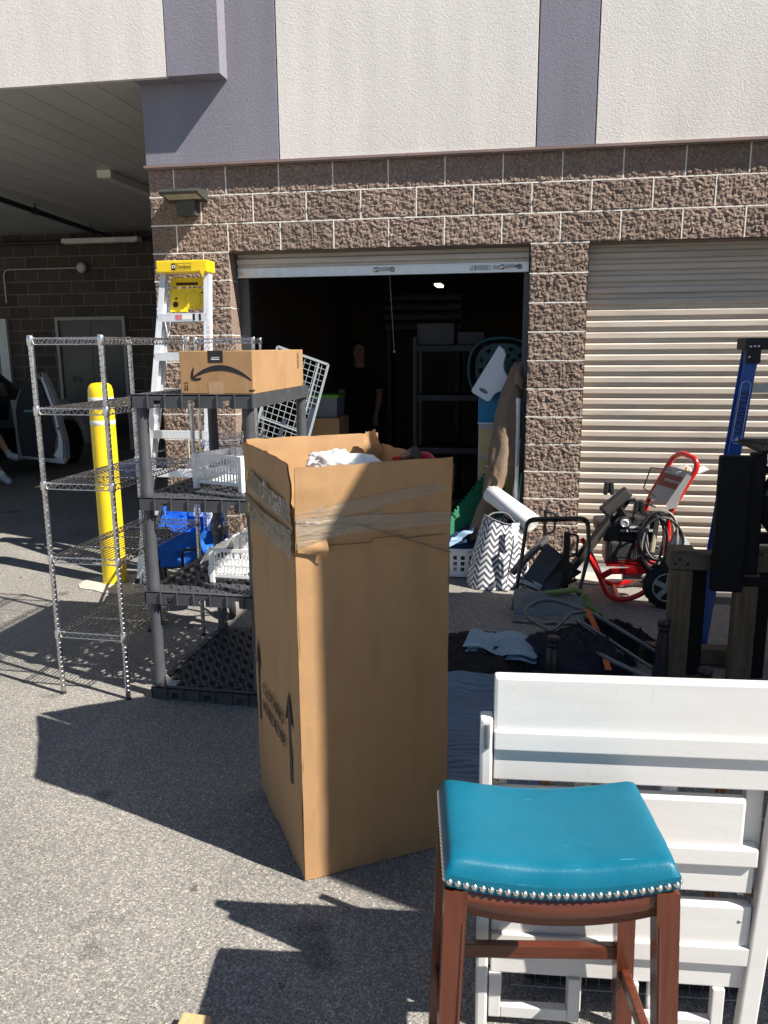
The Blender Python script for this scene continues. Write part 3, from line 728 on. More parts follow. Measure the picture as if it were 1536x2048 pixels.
for i in range(7):
    t = .29+i*.285
    b = MB(); hw = half(t)-.003
    b.box(lp(lx(t), t, .0), (2*hw, .078, .004)); b.box(lp(lx(t), t, .037)-Vector((0, 0, .028)), (2*hw, .004, .056)); b.box(lp(lx(t), t, -.037)-Vector((0, 0, .02)), (2*hw, .004, .04))
    for k in range(5): b.box(lp(lx(t), t, -.03+.015*k)+Vector((0, 0, .003)), (2*hw, .004, .003))
    st = b.build('step', alu, ld)
    if i == 6:
        b = MB(); q = lp(lx(t), t, .0405)-Vector((0, 0, .026))
        b.box(q+Vector((-.03, 0, 0)), (.045, .0014, .034)); b.build('warning_label', mat('pink_label', (.62, .18, .20), .5), st)
        b = MB(); b.box(q+Vector((.035, 0, 0)), (.075, .0014, .034)); b.build('warning_label', mat('label_white', (.74, .74, .72), .5), st)
        b = MB(); b.box(q+Vector((.088, 0, 0)), (.016, .0014, .046)); b.box(q+Vector((.135, 0, 0)), (.016, .0014, .046)); b.build('warning_label', black_ink, st)
ylw = mat('ladder_yellow', (.80, .55, .01), .4, var=.05, coat=.15)
b = MB(); b.bbox(lp(lx(LEN), LEN-.02, .01), (2*half(LEN)+.03, .16, .085), .008); b.bbox(lp(lx(LEN)+half(LEN)-.012, LEN-.055, .068), (.05, .02, .04), .006)
b.prism([(-.02, 0), (.02, 0), (.005, -.06)], lp(lx(LEN)+half(LEN)-.025, LEN-.055, .083), (1, 0, 0), (0, 0, 1), .006)
cap = b.build('top_cap', ylw, ld)
tf = lp(lx(LEN), LEN-.02, .01)+Vector((0, -.0805, 0))
b = MB(); b.mm((tf.x-.075, tf.y-.0008, tf.z-.026), (tf.x-.045, tf.y, tf.z+.022)); b.build('emblem', black_ink, cap)
b = MB(); e = []
b.torus((tf.x-.060, tf.y-.0012, tf.z-.002), .0095, .0022, (0, 1, 0), 16, 6); b.mm((tf.x-.0705, tf.y-.003, tf.z-.012), (tf.x-.066, tf.y-.0008, tf.z+.008)); b.build('emblem', wht, cap)
text_part('lettering', 'Davidson', .040, mat('brown_letter', (.20, .12, .02), .6), cap, frame((tf.x+.015, tf.y-.0005, tf.z-.002), (1, 0, 0), (0, 0, 1)), sx=.72)
b = MB(); f0 = (tf.x-.043, tf.y-.0012, tf.z-.024); 
for (a0, a1) in (((0, 0), (.118, .0012)), ((0, .045), (.118, .0462)), ((.117, 0), (.118, .045))): b.mm((f0[0]+a0[0], f0[1], f0[2]+a0[1]), (f0[0]+a1[0], f0[1]+.001, f0[2]+a1[1]))
b.build('lettering', MATS['brown_letter'], cap)
# yellow paint shelf seen through the rails
b = MB(); t0, t1 = 2.03, 2.30; hw = .145
b.prism([(-hw, 0), (-.01, 0), (-.01, .02), (hw, .02), (hw, t1-t0-.10), (-hw, t1-t0-.10)], lp(lx(2.1)+.012, t0, -.045), (1, 0, 0), lp(0, 1, 0), -.008)
b.prism([(-hw, t1-t0-.085), (hw, t1-t0-.085), (hw, t1-t0-.02), (-hw, t1-t0-.02)], lp(lx(2.1)+.012, t0, -.052), (1, 0, 0), lp(0, 1, 0), -.008)
tray = b.build('paint_shelf', ylw, ld)
b = MB()
for (cx, cy, r) in ((-.105, .075, .022), (-.10, .135, .010), (.10, .19, .008)):
    b.lathe([(r, 0), (r, .0006)], 16, lp(lx(2.1)+.012+cx, t0+cy*.72, -.0445), -lp(0, 0, -1))
for cy in (.09, .12): b.box(lp(lx(2.1)+.012+hw-.012, t0+cy, -.0440), (.018, .002, .008))
b.box(lp(lx(2.1)+.012-.02, t0+.205, -.0512), (.17, .003, .020)); b.build('hole', mat('hole_dark', (.035, .02, .005), .8), tray)
b = MB(); b.torus(lp(lx(2.1)+.012+.03, t0+.085, -.0442), .062, .0012, lp(0, 0, 1), 28, 5); b.build('hole', mat('yellow_groove', (.50, .34, .01), .5), tray)
b = MB(); b.tube([lp(lx(1.9)-.15, 1.99, .02), lp(lx(1.9)-.125, 1.90, .03), lp(lx(1.9)-.115, 1.83, .03), lp(lx(1.9)-.115, 1.92, -.04)], .004, 6); b.beam(lp(lx(1.9)-.12, 1.955, -.05), lp(lx(1.9)+.14, 1.97, -.05), .025, .004, up=lp(0, 0, 1)); b.build('spreader_bar', alu, ld)
b = MB()
for k in range(7):
    b.box(lp(lx(1.7)+half(1.7)+.001, 1.90-k*.035, .0325), (.020, .0012, .026 if k % 2 else .020))
b.build('warning_label', mat('label_pinkish', (.72, .56, .54), .5), ld)

# ------------------------------------------------------------------ blue folding wagon
wg = thing('folding_wagon', 'blue fabric folding wagon with black frame behind the shelving', 'wagon', (.0, -.96, 0), R(22))
blu = mat('blue_fabric', (.008, .12, .52), .8, var=.12, scale=9, bump=.3, bscale=120)
def cloth(fn, nu=16, nv=10): 
    q = MB(); q.grid(fn, nu, nv); return q
WX, WY = .20, .42
def wob(x, y, z): return .030*fbm((x*1.0, y, z), 5, 3)
b = MB()
for sx_, in ((-1,), (1,)):
    b.grid(lambda u, v, s=sx_: (s*(WX+.012*math.sin(v*3.1))+wob(u, v, s), -WY+2*WY*u, .37+.23*v+.03*fbm((u*4, s, 1), 1.2, 2)*v+.012*math.sin(u*9)*v), 18, 8)
for sy_ in (-1, 1):
    b.grid(lambda u, v, s=sy_: (-WX+2*WX*u, s*(WY+.012*math.sin(v*3.1))+wob(u, v, s+4), .37+.23*v+.03*fbm((u*4, s, 5), 1.2, 2)*v+.010*math.sin(u*7)*v), 12, 8)
b.grid(lambda u, v: (-WX+2*WX*u, -WY+2*WY*v, .375), 4, 4)
b.build('fabric_body', blu, wg)
blkm = mat('black_frame', (.016, .016, .018), .4, var=.1)
b = MB()
for sx_ in (-1, 1):
    for (y0, y1) in ((-.42, .05), (.05, .42)):
        b.tube([(sx_*(WX+.022), y0, .60), (sx_*(WX+.022), y1, .16)], .011, 8); b.tube([(sx_*(WX+.022), y1, .60), (sx_*(WX+.022), y0, .16)], .011, 8)
    b.tube([(sx_*(WX+.022), -.42, .61), (sx_*(WX+.022), .42, .61)], .010, 8)
    for y in (-.42, .42): b.tube([(sx_*(WX+.022), y, .62), (sx_*(WX+.022), y, .12)], .012, 8)
for y in (-.42, .42): b.tube([(-WX-.02, y, .14), (WX+.02, y, .14)], .011, 8)
b.build('frame', blkm, wg)
for x, y in ((-.21, -.42), (.21, -.42), (.21, .42), (-.21, .42)):
    b = MB(); b.lathe([(.05, -.022), (.082, -.02), (.09, -.010), (.09, .010), (.082, .02), (.05, .022)], 22, (x*1.12, y, .092), (1, 0, 0)); wo = b.build('wheel', mat('tyre', (.014, .014, .015), .8), wg)
    b = MB(); b.lathe([(.014, -.026), (.045, -.0235), (.045, .0235), (.014, .026)], 16, (x*1.12, y, .092), (1, 0, 0)); b.build('hub', mat('hub_grey', (.34, .34, .35), .5), wo)
for x in (-.17, .17): 
    b = MB(); b.bbox((x, -.44, .60), (.09, .05, .07), .012); b.build('corner_cap', blkm, wg)
b = MB(); b.tube(rounded([(-.06, -.455, .28), (-.06, -.52, .50), (.06, -.52, .50), (.06, -.455, .28)], .03), .010, 8); b.build('pull_handle', blkm, wg)
b = MB()
for i in range(4): b.prism([(0, 0), (.012, 0), (.045, .055), (.033, .055)] if i % 2 else [(.033, 0), (.045, 0), (.012, .055), (0, .055)], (WX+.028, -.22+i*.036, .44), (0, 1, 0), (0, 0, 1), .001)
for i in range(5): b.mm((WX+.028, -.03+i*.036, .447+.004*(i % 2)), (WX+.029, -.006+i*.036, .488))
b.build('side_mark', wht, wg)

# ------------------------------------------------------------------ white wire grid panel leaning in the doorway
gp = thing('grid_panel', 'white framed wire grid panel leaning tilted behind the chrome racks', 'panel', (.265, -.05, .70))
ga = R(-21); gx = Vector((math.cos(ga), .10, math.sin(ga)+.02)).normalized(); gz = Vector((-math.sin(ga)*.85-.07, .20, math.cos(ga))).normalized()
GW, GH = .42, 1.02
wst = mat('white_steel', (.28, .31, .33), .45, var=.05)
def gq(x, z): return gx*x+gz*z
b = MB()
for (a_, c_) in (((-GW/2, 0), (GW/2, 0)), ((GW/2, 0), (GW/2, GH)), ((GW/2, GH), (-GW/2, GH)), ((-GW/2, GH), (-GW/2, 0))): b.beam(gq(*a_), gq(*c_), .018, .018, up=gx.cross(gz))
b.beam(gq(GW/2-.075, 0), gq(GW/2-.075, GH), .014, .012, up=gx.cross(gz)); b.beam(gq(-GW/2, GH*.44), gq(GW/2-.075, GH*.44), .012, .022, up=gx.cross(gz)); b.build('panel_frame', wst, gp)
b = MB()
for i in range(1, 9): b.tube([gq(-GW/2+GW*i/9, 0), gq(-GW/2+GW*i/9, GH)], .0028, 5)
for j in range(1, 22): b.tube([gq(-GW/2, GH*j/22), gq(GW/2, GH*j/22)], .0028, 5)
b.build('wire_grid', wst, gp)
for x0, z0, z1 in ((GW/2-.035, .28, .66), (-.02, .15, .50)):
    b = MB(); b.beam(gq(x0, z0), gq(x0+.01, z1), .035, .010, up=gx.cross(gz)); b.build('slot_bar', mat('navy_bar', (.03, .04, .06), .5), gp)

# ------------------------------------------------------------------ big wardrobe carton in the middle
wb = thing('wardrobe_box', 'tall brown wardrobe carton with taped-up flaps standing on the asphalt', 'box', (1.543, -3.748, .003))
U = Vector((.447, .275, 0)).normalized(); V = Vector((-.305, .555, 0)).normalized()     # right face, left face directions
U.z = 0; V = Vector((-U.y, U.x, 0))
BW, BD, B1, B2 = .520, .625, 1.135, 1.392
cor = [Vector((0, 0, 0)), U*BW, U*BW+V*BD, V*BD]
def face(b, A, C, z0, z1, nrm, bulge=0.0, fl=(0, 0), seed=0, nu=14, nv=14, wave=.0):
    """cardboard sheet between vertical corner lines A and C, outward normal nrm, flare fl at bottom/top"""
    def fn(u, v):
        q = A+(C-A)*u; k = math.sin(math.pi*u)*math.sin(math.pi*min(1, max(0, v)))
        o = bulge*k+fl[0]*(1-v)+fl[1]*v+.0040*fbm((u*2+seed, v*3, seed), 2.0, 4)+wave*math.sin(u*5+seed)*v
        e = .006*fbm((u*7+seed, 2.0, seed), 1.5, 3) if v > .99 else 0
        return (q.x+nrm.x*o, q.y+nrm.y*o, z0+(z1-z0)*v+e)
    b.grid(fn, nu, nv)
    b.grid(lambda u, v: tuple(Vector(fn(1-u, v))-nrm*.005), nu, nv)
nr = Vector((U.y, -U.x, 0)); nl = Vector((-V.y, V.x, 0)) 
nl = -U.copy()
sides = ((cor[0], cor[1], -V), (cor[1], cor[2], U), (cor[2], cor[3], V), (cor[3], cor[0], -U))
names = ('front_side', 'right_side', 'rear_side', 'left_side')
for i, (A, C, nn) in enumerate(sides):
    b = MB(); face(b, A, C, 0, B1, nn, .010, seed=i*3.1); b.build('side_panel', card, wb)
for i, (A, C, nn) in enumerate(sides):
    b = MB(); o = nn*.0015
    z1 = (B2-.004, B2+.0, B2+.012, B2+.004)[i]
    if i == 1:      # the right flap is cut short towards the front
        face(b, A+nn*.002+V*.0, C, B1-.012, z1-.03, nn, .004, (0, .016), 9.7)
    else: face(b, A-(C-A).normalized()*.001+o, C+o, B1-.015, z1, nn, .004, (.002, .020 if i == 0 else .012), seed=20+i*2.3, wave=.004)
    b.build('top_flap', card_in if i in (1, 2) else card, wb)
# torn strip on the rear flap
b = MB(); A = U*(BW-.015)+V*(BD-.015)
b.grid(lambda u, v: tuple(A+U*(.075*(u-.5)*(1-.3*v)+.015*math.sin(v*5)-.03*v*v)+V*(-.01+.02*math.sin(u*3)-.03*v*v)+Vector((0, 0, B1+.08+.185*v+.025*u*v+.012*fbm((u*3, v*3, 5), 2, 3)))), 8, 12); b.build('torn_flap', card_in, wb)
# clear packing tape bands
tapem = mat('clear_tape', (.40, .33, .25), .12, var=.12, scale=14, spec=.7, bump=.5, bscale=38, stretch=(1, 1, 3), alpha=.42)
tapeg = mat('grey_tape', (.17, .145, .115), .13, var=.30, scale=20, spec=.7, bump=.5, bscale=45, alpha=.80)
def band(A, C, nn, z0a, z1a, z0b, z1b, m_, off=.012, seed=0, name='tape'):
    b = MB(); nu = 30
    def fn(u, v):
        q = A+(C-A)*u; za = z0a+(z0b-z0a)*u; zb = z1a+(z1b-z1a)*u
        k = .010*math.sin(math.pi*u)
        o = off+k+.0022*math.sin(v*17+u*6+seed)+.002*fbm((u*6, v*3, seed), 2, 3)
        return (q.x+nn.x*o, q.y+nn.y*o, za+(zb-za)*v+.004*fbm((u*5+seed, v, 1), 2, 2))
    b.grid(fn, nu, 8); return b.build(name, m_, wb)
A, C, nn = sides[0]
band(A, C, nn, 1.205, 1.255, 1.285, 1.318, tapem, .012, 1)
band(A, C, nn, 1.170, 1.235, 1.175, 1.212, tapem, .0145, 2)
band(A+(C-A)*.0, A+(C-A)*.55, nn, 1.135, 1.215, 1.215, 1.235, tapem, .0165, 4)
b = MB(); b.tube([A+nn*.014+Vector((0, 0, 1.222)), A+(C-A)*.4+nn*.021+Vector((0, 0, 1.196)), A+(C-A)*.7+nn*.022+Vector((0, 0, 1.135)), C+nn*.010+Vector((0, 0, 1.075))], .0045, 6, flat=.5); b.build('tape', MATS['grey_tape'], wb)
A, C, nn = sides[3]     # left side: two heavy silver-brown bands
band(A, C, nn, 1.245, 1.318, 1.205, 1.275, tapeg, .012, 6)
band(A, C, nn, 1.135, 1.205, 1.100, 1.190, tapeg, .0125, 7)
b = MB()
for (u, z) in ((.08, 1.285), (.09, 1.165)): b.beam(A+(C-A)*u+nn*.016+Vector((0, 0, z-.02)), A+(C-A)*(u+.02)+nn*.016+Vector((0, 0, z+.022)), .018, .001, up=nn)
b.build('tape_scrap', mat('yellow_scrap', (.60, .42, .02), .5), wb)
# curled torn corner and crease line on the front side
A, C, nn = sides[0]
b = MB(); b.grid(lambda u, v: tuple(A+(C-A)*(.01+.17*u)+nn*(.011+.018*math.sin(math.pi*v)*u+.012*u*u)+Vector((0, 0, 1.125+.035*v-.018*u+.02*u*v))), 8, 6); b.build('torn_flap', card_in, wb)
b = MB(); b.tube([A+(C-A)*.20+nn*.0145+Vector((0, 0, 1.140)), A+(C-A)*.47+nn*.018+Vector((0, 0, 1.137)), A+(C-A)*.475+nn*.018+Vector((0, 0, 1.150)), A+(C-A)*.68+nn*.0165+Vector((0, 0, 1.148)), A+(C-A)*.685+nn*.0165+Vector((0, 0, 1.139)), C+nn*.004+Vector((0, 0, 1.137))], .0016, 5); b.build('crease', mat('crease_brown', (.17, .10, .05), .9), wb)
# print on the left side: two arrows and the words
A, C, nn = sides[3]; d_ = (C-A).normalized(); L_ = (C-A).length
def lq(u, z): 
    k = .010*math.sin(math.pi*u/L_)*math.sin(math.pi*min(1, z/B1))
    return A+d_*u+nn*(.0035+k)+Vector((0, 0, z))
def arrow(u, z0, z1):
    b = MB(); s = (z1-z0)
    prof = [(-.014, 0), (.014, 0), (.014, s*.70), (.045, s*.66), (.0, s), (-.045, s*.66), (-.014, s*.70)]
    vs = [lq(u+x, z0+y) for x, y in prof]; vs2 = [v+nn*.0008 for v in vs]; n = len(vs)
    b.add(vs2, [tuple(range(n))]); b.add(vs2, [tuple(range(n))[::-1]]); return b.build('arrow_mark', mat('box_ink', (.045, .04, .035), .75), wb)
arrow(.075, .33, .66); arrow(L_-.105, .30, .63)
for s_, z, sz in (('CLOTHING', .510, .060), ('WARDROBE', .435, .060)):
    text_part('lettering', s_, sz, MATS['box_ink'], wb, frame(lq(L_*.53, z)+nn*.006, d_, (0, 0, 1)), sx=.95)
text_part('lettering', 'FRAGILE', .040, mat('worn_white', (.60, .58, .54), .6), wb, frame(lq(L_*.62, 1.255)+nn*.0135, d_, (0, 0, 1)), sx=.62) if False else None
b = MB(); rr_ = random.Random(5)
for i in range(18):
    u = rr_.uniform(.28, .58); z = 1.265-.05*(u-.28)+rr_.uniform(-.028, .028); l_ = rr_.uniform(.008, .03)
    p0 = A+d_*u+nn*.0245+Vector((0, 0, z)); b.beam(p0, p0+d_*rr_.uniform(-.008, .010)+Vector((0, 0, l_)), .0022, .0008, up=nn)
b.build('scuff_mark', wht, wb)
# white bundles in the carton
whc = mat('white_cloth', (.78, .78, .77), .7, var=.03, scale=6)
def crumple(name, label, cat, c, r, seed, m_, sq=(1, 1, 1), amp=.25, group=None, n=26, zmin=None):
    b = MB(); vs = []; fs = []
    for j in range(n+1):
        th_ = math.pi*j/n
        for i in range(2*n):
            ph = math.pi*i/n; d = Vector((math.sin(th_)*math.cos(ph), math.sin(th_)*math.sin(ph), math.cos(th_)))
            k = r*(1+amp*fbm(d+Vector((seed, 0, 0)), 1.6, 3)+amp*.35*abs(fbm(d+Vector((seed, 3, 0)), 4.0, 3)))
            z = d.z*k*sq[2]
            if zmin is not None: z = max(z, zmin)
            vs.append((d.x*k*sq[0], d.y*k*sq[1], z))
    for j in range(n):
        for i in range(2*n): fs.append((j*2*n+i, (j+1)*2*n+i, (j+1)*2*n+(i+1) % (2*n), j*2*n+(i+1) % (2*n)))
    b.add(vs, fs, True); o = b.build(name, m_); o.location = c
    return tag(o, label, cat, group)
cc = Vector((1.543, -3.748, 0))+U*BW*.5+V*BD*.5
b = MB()
def bag(u, v):
    a = 2*math.pi*u; k = .155*(math.sin(math.pi*min(1, v*.86+.14)))**.5
    f_ = 1+.10*math.sin(a*5+v*2)+.06*math.sin(a*11+1)
    return (k*f_*math.cos(a), k*f_*math.sin(a)*1.05, .36*v**.8)
b.grid(bag, 44, 12); wo_ = b.build('white_bundle', whc); wo_.location = cc+U*.10+V*.16+Vector((0, 0, 1.005)); wo_.rotation_euler = (.12, .1, 0)
tag(wo_, 'larger white pleated fabric bundle sticking up inside the tall wardrobe carton', 'fabric')
crumple('white_bundle', 'smaller white fold of cloth at the left inside the tall wardrobe carton', 'fabric', cc+U*.0+V*.11+Vector((0, 0, 1.318)), .062, 4.2, whc, (1.3, .9, .85), .35)
# black tube with a red grip poking out at the right rear corner
vt = thing('vacuum_wand', 'black tube with a red grip poking out of the wardrobe carton corner', 'tool', Vector((1.543, -3.748, 1.20))+U*(BW-.05)+V*(BD*.30))
b = MB(); b.tube([(0, 0, -.3), (-.01, 0, .10), (-.02, -.02, .168), (.02, -.05, .190)], .024, 14); b.build('tube', blkm, vt)
b = MB(); b.torus((.045, -.02, .145), .034, .013, (.3, 1, .1), 20, 8); b.beam((-.06, -.02, .165), (.03, -.03, .178), .028, .014); b.build('grip', mat('red_grip', (.42, .012, .015), .45), vt)
def wp(b, name, m_, root):
    """part given in world coordinates, under an unrotated thing"""
    o = b.build(name, m_, root); o.location = -Vector(root.location); return o

# ------------------------------------------------------------------ teal saddle stool
st = thing('bar_stool', 'teal leather saddle stool with nailhead trim and reddish brown wooden legs', 'stool', (2.29, -4.447, 0), R(8.0))
teal = mat('teal_leather', (.0008, .105, .168), .40, var=.07, scale=7, bump=.09, bscale=230, spec=.35, dirt=.05)
wood = mat('cherry_wood', (.088, .022, .0095), .30, var=.25, scale=7, stretch=(9, 9, .7), coat=.3, detail=6)
wood_h = mat('cherry_wood_rail', (.088, .022, .0095), .30, var=.25, scale=7, stretch=(.7, 9, 9), coat=.3, detail=6)
def scuff(m_, stretch, lo, hi, col, amount):
    N = m_.node_tree.nodes; L = m_.node_tree.links; bs0 = N['Principled BSDF']; src0 = bs0.inputs['Base Color'].links[0].from_socket
    tc = [q for q in N if q.type == 'TEX_COORD'][0]; mp = N.new('ShaderNodeMapping'); mp.inputs['Scale'].default_value = stretch; mp.inputs['Rotation'].default_value = (0, 0, .35); L.new(tc.outputs['Object'], mp.inputs[0])
    n_ = N.new('ShaderNodeTexNoise'); n_.inputs['Scale'].default_value = 9; n_.inputs['Detail'].default_value = 6; L.new(mp.outputs[0], n_.inputs['Vector'])
    r_ = N.new('ShaderNodeMapRange'); r_.inputs[1].default_value = lo; r_.inputs[2].default_value = hi; r_.inputs[3].default_value = 0; r_.inputs[4].default_value = amount; L.new(n_.outputs['Fac'], r_.inputs[0])
    mx = N.new('ShaderNodeMix'); mx.data_type = 'RGBA'; mx.inputs[7].default_value = (*col, 1); L.new(r_.outputs[0], mx.inputs[0]); L.new(src0, mx.inputs[6]); L.new(mx.outputs[2], bs0.inputs['Base Color'])
scuff(teal, (2, 26, 2), .68, .76, (.12, .34, .42), .5)
scuff(card, (3, 3, 22), .66, .74, (.50, .35, .22), .35)
SW, SD, SZ = .455, .322, .746
def saddle(u, v):            # height of the cushion top over (u across, v deep) in 0..1
    x = 2*u-1; y = 2*v-1
    dip = .030*(x*x)-.016
    e = (1-min(1, abs(x))**10)*(1-min(1, abs(y))**9)
    return SZ-.028+dip+.040*max(0, e)**.35
def seat_mesh():
    b = MB(); nu, nv = 40, 34
    def fn(u, v):
        U_ = .5+.5*math.copysign(abs(2*u-1)**.8, 2*u-1); V_ = .5+.5*math.copysign(abs(2*v-1)**.8, 2*v-1)
        return ((U_-.5)*SW, (V_-.5)*SD, saddle(U_, V_)+.0015*fbm((U_*3, V_*3, 2), 2, 3))
    b.grid(fn, nu, nv)
    def low(x): return SZ-.028+.030*(2*x/SW)**2-.016-.026
    m = 40
    for (s, yy) in ((-1, -SD/2), (1, SD/2)):
        vs = []
        for i in range(m+1):
            x = -SW/2+SW*i/m
            vs += [(x, yy, low(x)), (x, yy, low(x)+.0265)]
        fs = [(2*i, 2*i+2, 2*i+3, 2*i+1) if s < 0 else (2*i, 2*i+1, 2*i+3, 2*i+2) for i in range(m)]
        b.add(vs, fs, True)
    for s in (-1, 1):
        x = s*SW/2; b.quad((x, -SD/2, low(x)), (x, SD/2, low(x)), (x, SD/2, low(x)+.0265), (x, -SD/2, low(x)+.0265))
    b.add([(-SW/2+SW*i/m, y, low(-SW/2+SW*i/m)) for i in range(m+1) for y in (-SD/2, SD/2)], [(2*i, 2*i+1, 2*i+3, 2*i+2) for i in range(m)])
    return b
seat = seat_mesh().build('seat', teal, st)
b = MB(); b.lathe([(.0066, 0), (.0061, .0024), (.0042, .0045), (.0014, .0054), (.0002, .0055)], 12); nm_ = b.mesh('nail'); nm_.materials.append(mat('nail', (.62, .58, .52), .3, .95))
n = 28
for i in range(n):
    x = -SW/2+.008+(SW-.016)*i/(n-1); z = SZ-.028+.030*(2*x/SW)**2-.016-.026+.011
    inst(nm_, 'nail', seat, (x, -SD/2-.0003, z), (R(90), 0, 0))
for s in (-1, 1):
    for i in range(24):
        y = -SD/2+.008+(SD-.016)*i/23; inst(nm_, 'nail', seat, (s*(SW/2+.0003), y, SZ-.028+.014-.026+.011), (0, s*R(90), 0))
def apron(p0, p1, arch, name='apron'):
    """curved rail between two legs under the seat"""
    p0, p1 = Vector(p0), Vector(p1); d = (p1-p0); nrm = d.cross(Vector((0, 0, 1))).normalized()*.011; b = MB(); m = 24; vs = []
    for i in range(m+1):
        t = i/m; q = p0+d*t; k = (2*t-1)**2
        top = SZ-.071+.030*k*arch; bot = top-.060+.002*k
        for z in (bot, top):
            for sg in (-1, 1): vs.append((q.x+nrm.x*sg, q.y+nrm.y*sg, z))
    fs = []
    for i in range(m):
        a = 4*i; c = 4*(i+1)
        fs += [(a, c, c+2, a+2), (a+1, a+3, c+3, c+1), (a, a+1, c+1, c), (a+2, c+2, c+3, a+3)]
    b.add(vs, fs, True)
    pts = [Vector((p0.x+d.x*i/m, p0.y+d.y*i/m, SZ-.071-.064+.032*(2*i/m-1)**2*arch))-nrm*.35 for i in range(m+1)]
    b.tube(pts, .005, 6); return b.build(name, wood_h, st)
LX, LY = SW/2-.024, SD/2-.024
apron((-LX, -LY-.008, 0), (LX, -LY-.008, 0), 1); apron((LX, LY+.008, 0), (-LX, LY+.008, 0), 1); apron((-LX-.008, LY, 0), (-LX-.008, -LY, 0), .0); apron((LX+.008, -LY, 0), (LX+.008, LY, 0), .0)
def legpos(sx_, sy_, z): k = 1-(z/SZ); return Vector((sx_*(LX+.030*k), sy_*(LY+.030*k), z))
for sx_ in (-1, 1):
    for sy_ in (-1, 1):
        b = MB(); top = SZ-.052; secs = []
        for z in (0, .02, .35, .60, top):
            q = legpos(sx_, sy_, z); h = .019+.004*(z/SZ); secs.append([(q.x+a*h, q.y+c*h, z) for a, c in ((-1, -1), (1, -1), (1, 1), (-1, 1))])
        vs = [v for s_ in secs for v in s_]; fs = [(0, 3, 2, 1), (16, 17, 18, 19)]
        for i in range(4):
            for k in range(4): fs.append((4*i+k, 4*i+(k+1) % 4, 4*i+4+(k+1) % 4, 4*i+4+k))
        b.add(vs, fs)
        # scratch bead on the inner front edge
        q0, q1 = legpos(sx_, sy_, .05), legpos(sx_, sy_, top-.07); o_ = Vector((-sx_*.0165, -.021 if sy_ < 0 else .021, 0)); b.tube([q0+o_, q1+o_], .003, 6)
        b.build('leg', wood, st)
for (a, c, z) in (((-1, 1), (1, 1), .298), ((1, -1), (1, 1), .245), ((-1, -1), (-1, 1), .245), ((-1, -1), (1, -1), .15)):
    b = MB(); b.beam(legpos(*a, z), legpos(*c, z), .022, .036, bev=.004); b.build('stretcher', wood_h, st)

# ------------------------------------------------------------------ white wooden folding frame behind the stool
wp_m = mat('white_paint', (.61, .60, .58), .42, var=.035, scale=5, stretch=(.6, 6, 6), bump=.05, bscale=90, coat=.1, dirt=.04)
bd = thing('white_bed_frame', 'white painted wooden slatted bed frame standing folded behind the teal stool', 'bed frame', (2.151, -4.222, 0), R(4.2))
Y0 = .0
def board(b, x0, x1, z0, z1, y0, y1, bev=.006): b.bbox(((x0+x1)/2, (y0+y1)/2, (z0+z1)/2), (x1-x0, abs(y1-y0), z1-z0), bev)
# three plank groups; each = broad board, ledge rail, lower slat
def group(x0, x1, zt, zb_face, z_ledge, z_slat_t, z_slat_b, xr_ledge, yoff=0.0, ext=None):
    b = MB(); board(b, x0, x1, zb_face-.01, zt, yoff-.010, yoff+.022, .010); b.build('board', wp_m, bd)
    b = MB(); board(b, x0+.001, xr_ledge, z_ledge, zb_face, yoff-.021, yoff+.022, .003); b.build('ledge_rail', wp_m, bd)
    b = MB(); board(b, x0+.002, xr_ledge-.002, z_slat_b, z_ledge-.0005, yoff-.007, yoff+.022, .003); b.build('slat', wp_m, bd)
group(.012, .86, .974, .838, .790, .74, .706, .86)
group(.016, .612, .678, .553, .508, .45, .428, .645, .004)
group(.016, .648, .392, .282, .232, .2, .158, .652, .006)
# stiles and uprights
b = MB(); board(b, -.020, .010, .0, .868, -.020, .030, .007); stl = b.build('stile', wp_m, bd)
b = MB(); b.lathe([(.006, -.03), (.0075, .0), (.006, .03)], 8, (-.004, -.0205, .825), (0, 0, 1)); b.build('metal_slot', mat('slot_metal', (.25, .25, .25), .4, .8), stl)
b = MB(); b.beam((.690, .0, .70), (.655, .0, .0), .034, .045, bev=.005); b.build('stile', wp_m, bd)
b = MB(); board(b, .62, .662, .40, .86, .026, .056, .004); b.build('stile', wp_m, bd)
for x in (.235, .44, .03):
    b = MB(); board(b, x-.019, x+.019, .03, .80, .024, .044, .004); b.build('upright', wp_m, bd)
# lower open frames at the foot
def foot_frame(x0, x1, z0, z1):
    b = MB(); y0, y1 = -.010, .016; t_ = .030
    board(b, x0, x0+t_, z0, z1, y0, y1, .003); board(b, x1-t_, x1, z0, z1, y0, y1, .003); board(b, x0+t_, x1-t_, z0, z0+.034, y0+.001, y1-.001, .003); b.build('foot_frame', wp_m, bd)
foot_frame(.014, .245, .03, .157); foot_frame(.36, .60, .03, .157)
brass = mat('brass_hinge', (.20, .115, .06), .5, .8)
for x, z in ((.645, .415), (.640, .160), (.018, .70), (.022, .150)):
    b = MB(); b.mm((x-.010, .019, z-.010), (x+.006, .0235, z+.006)); b.cyl((x+.008, .020, z-.014), (x+.008, .020, z+.008), .003, n=8); b.build('hinge', brass, bd)
b = MB(); b.lathe([(.0045, 0), (.0045, .001), (.001, .0012)], 10); scm = b.mesh('screw'); scm.materials.append(mat('screw_dull', (.30, .29, .27), .5, .6))
for x, z in ((.05, .62), (.05, .58), (.05, .35), (.62, .35)): inst(scm, 'screw', bd, (x, -.0102 if z > .7 else -.0062 if z > .5 else -.0042, z), (R(90), 0, 0))
scuff(wp_m, (8, 8, 3), .66, .72, (.46, .43, .39), .22)
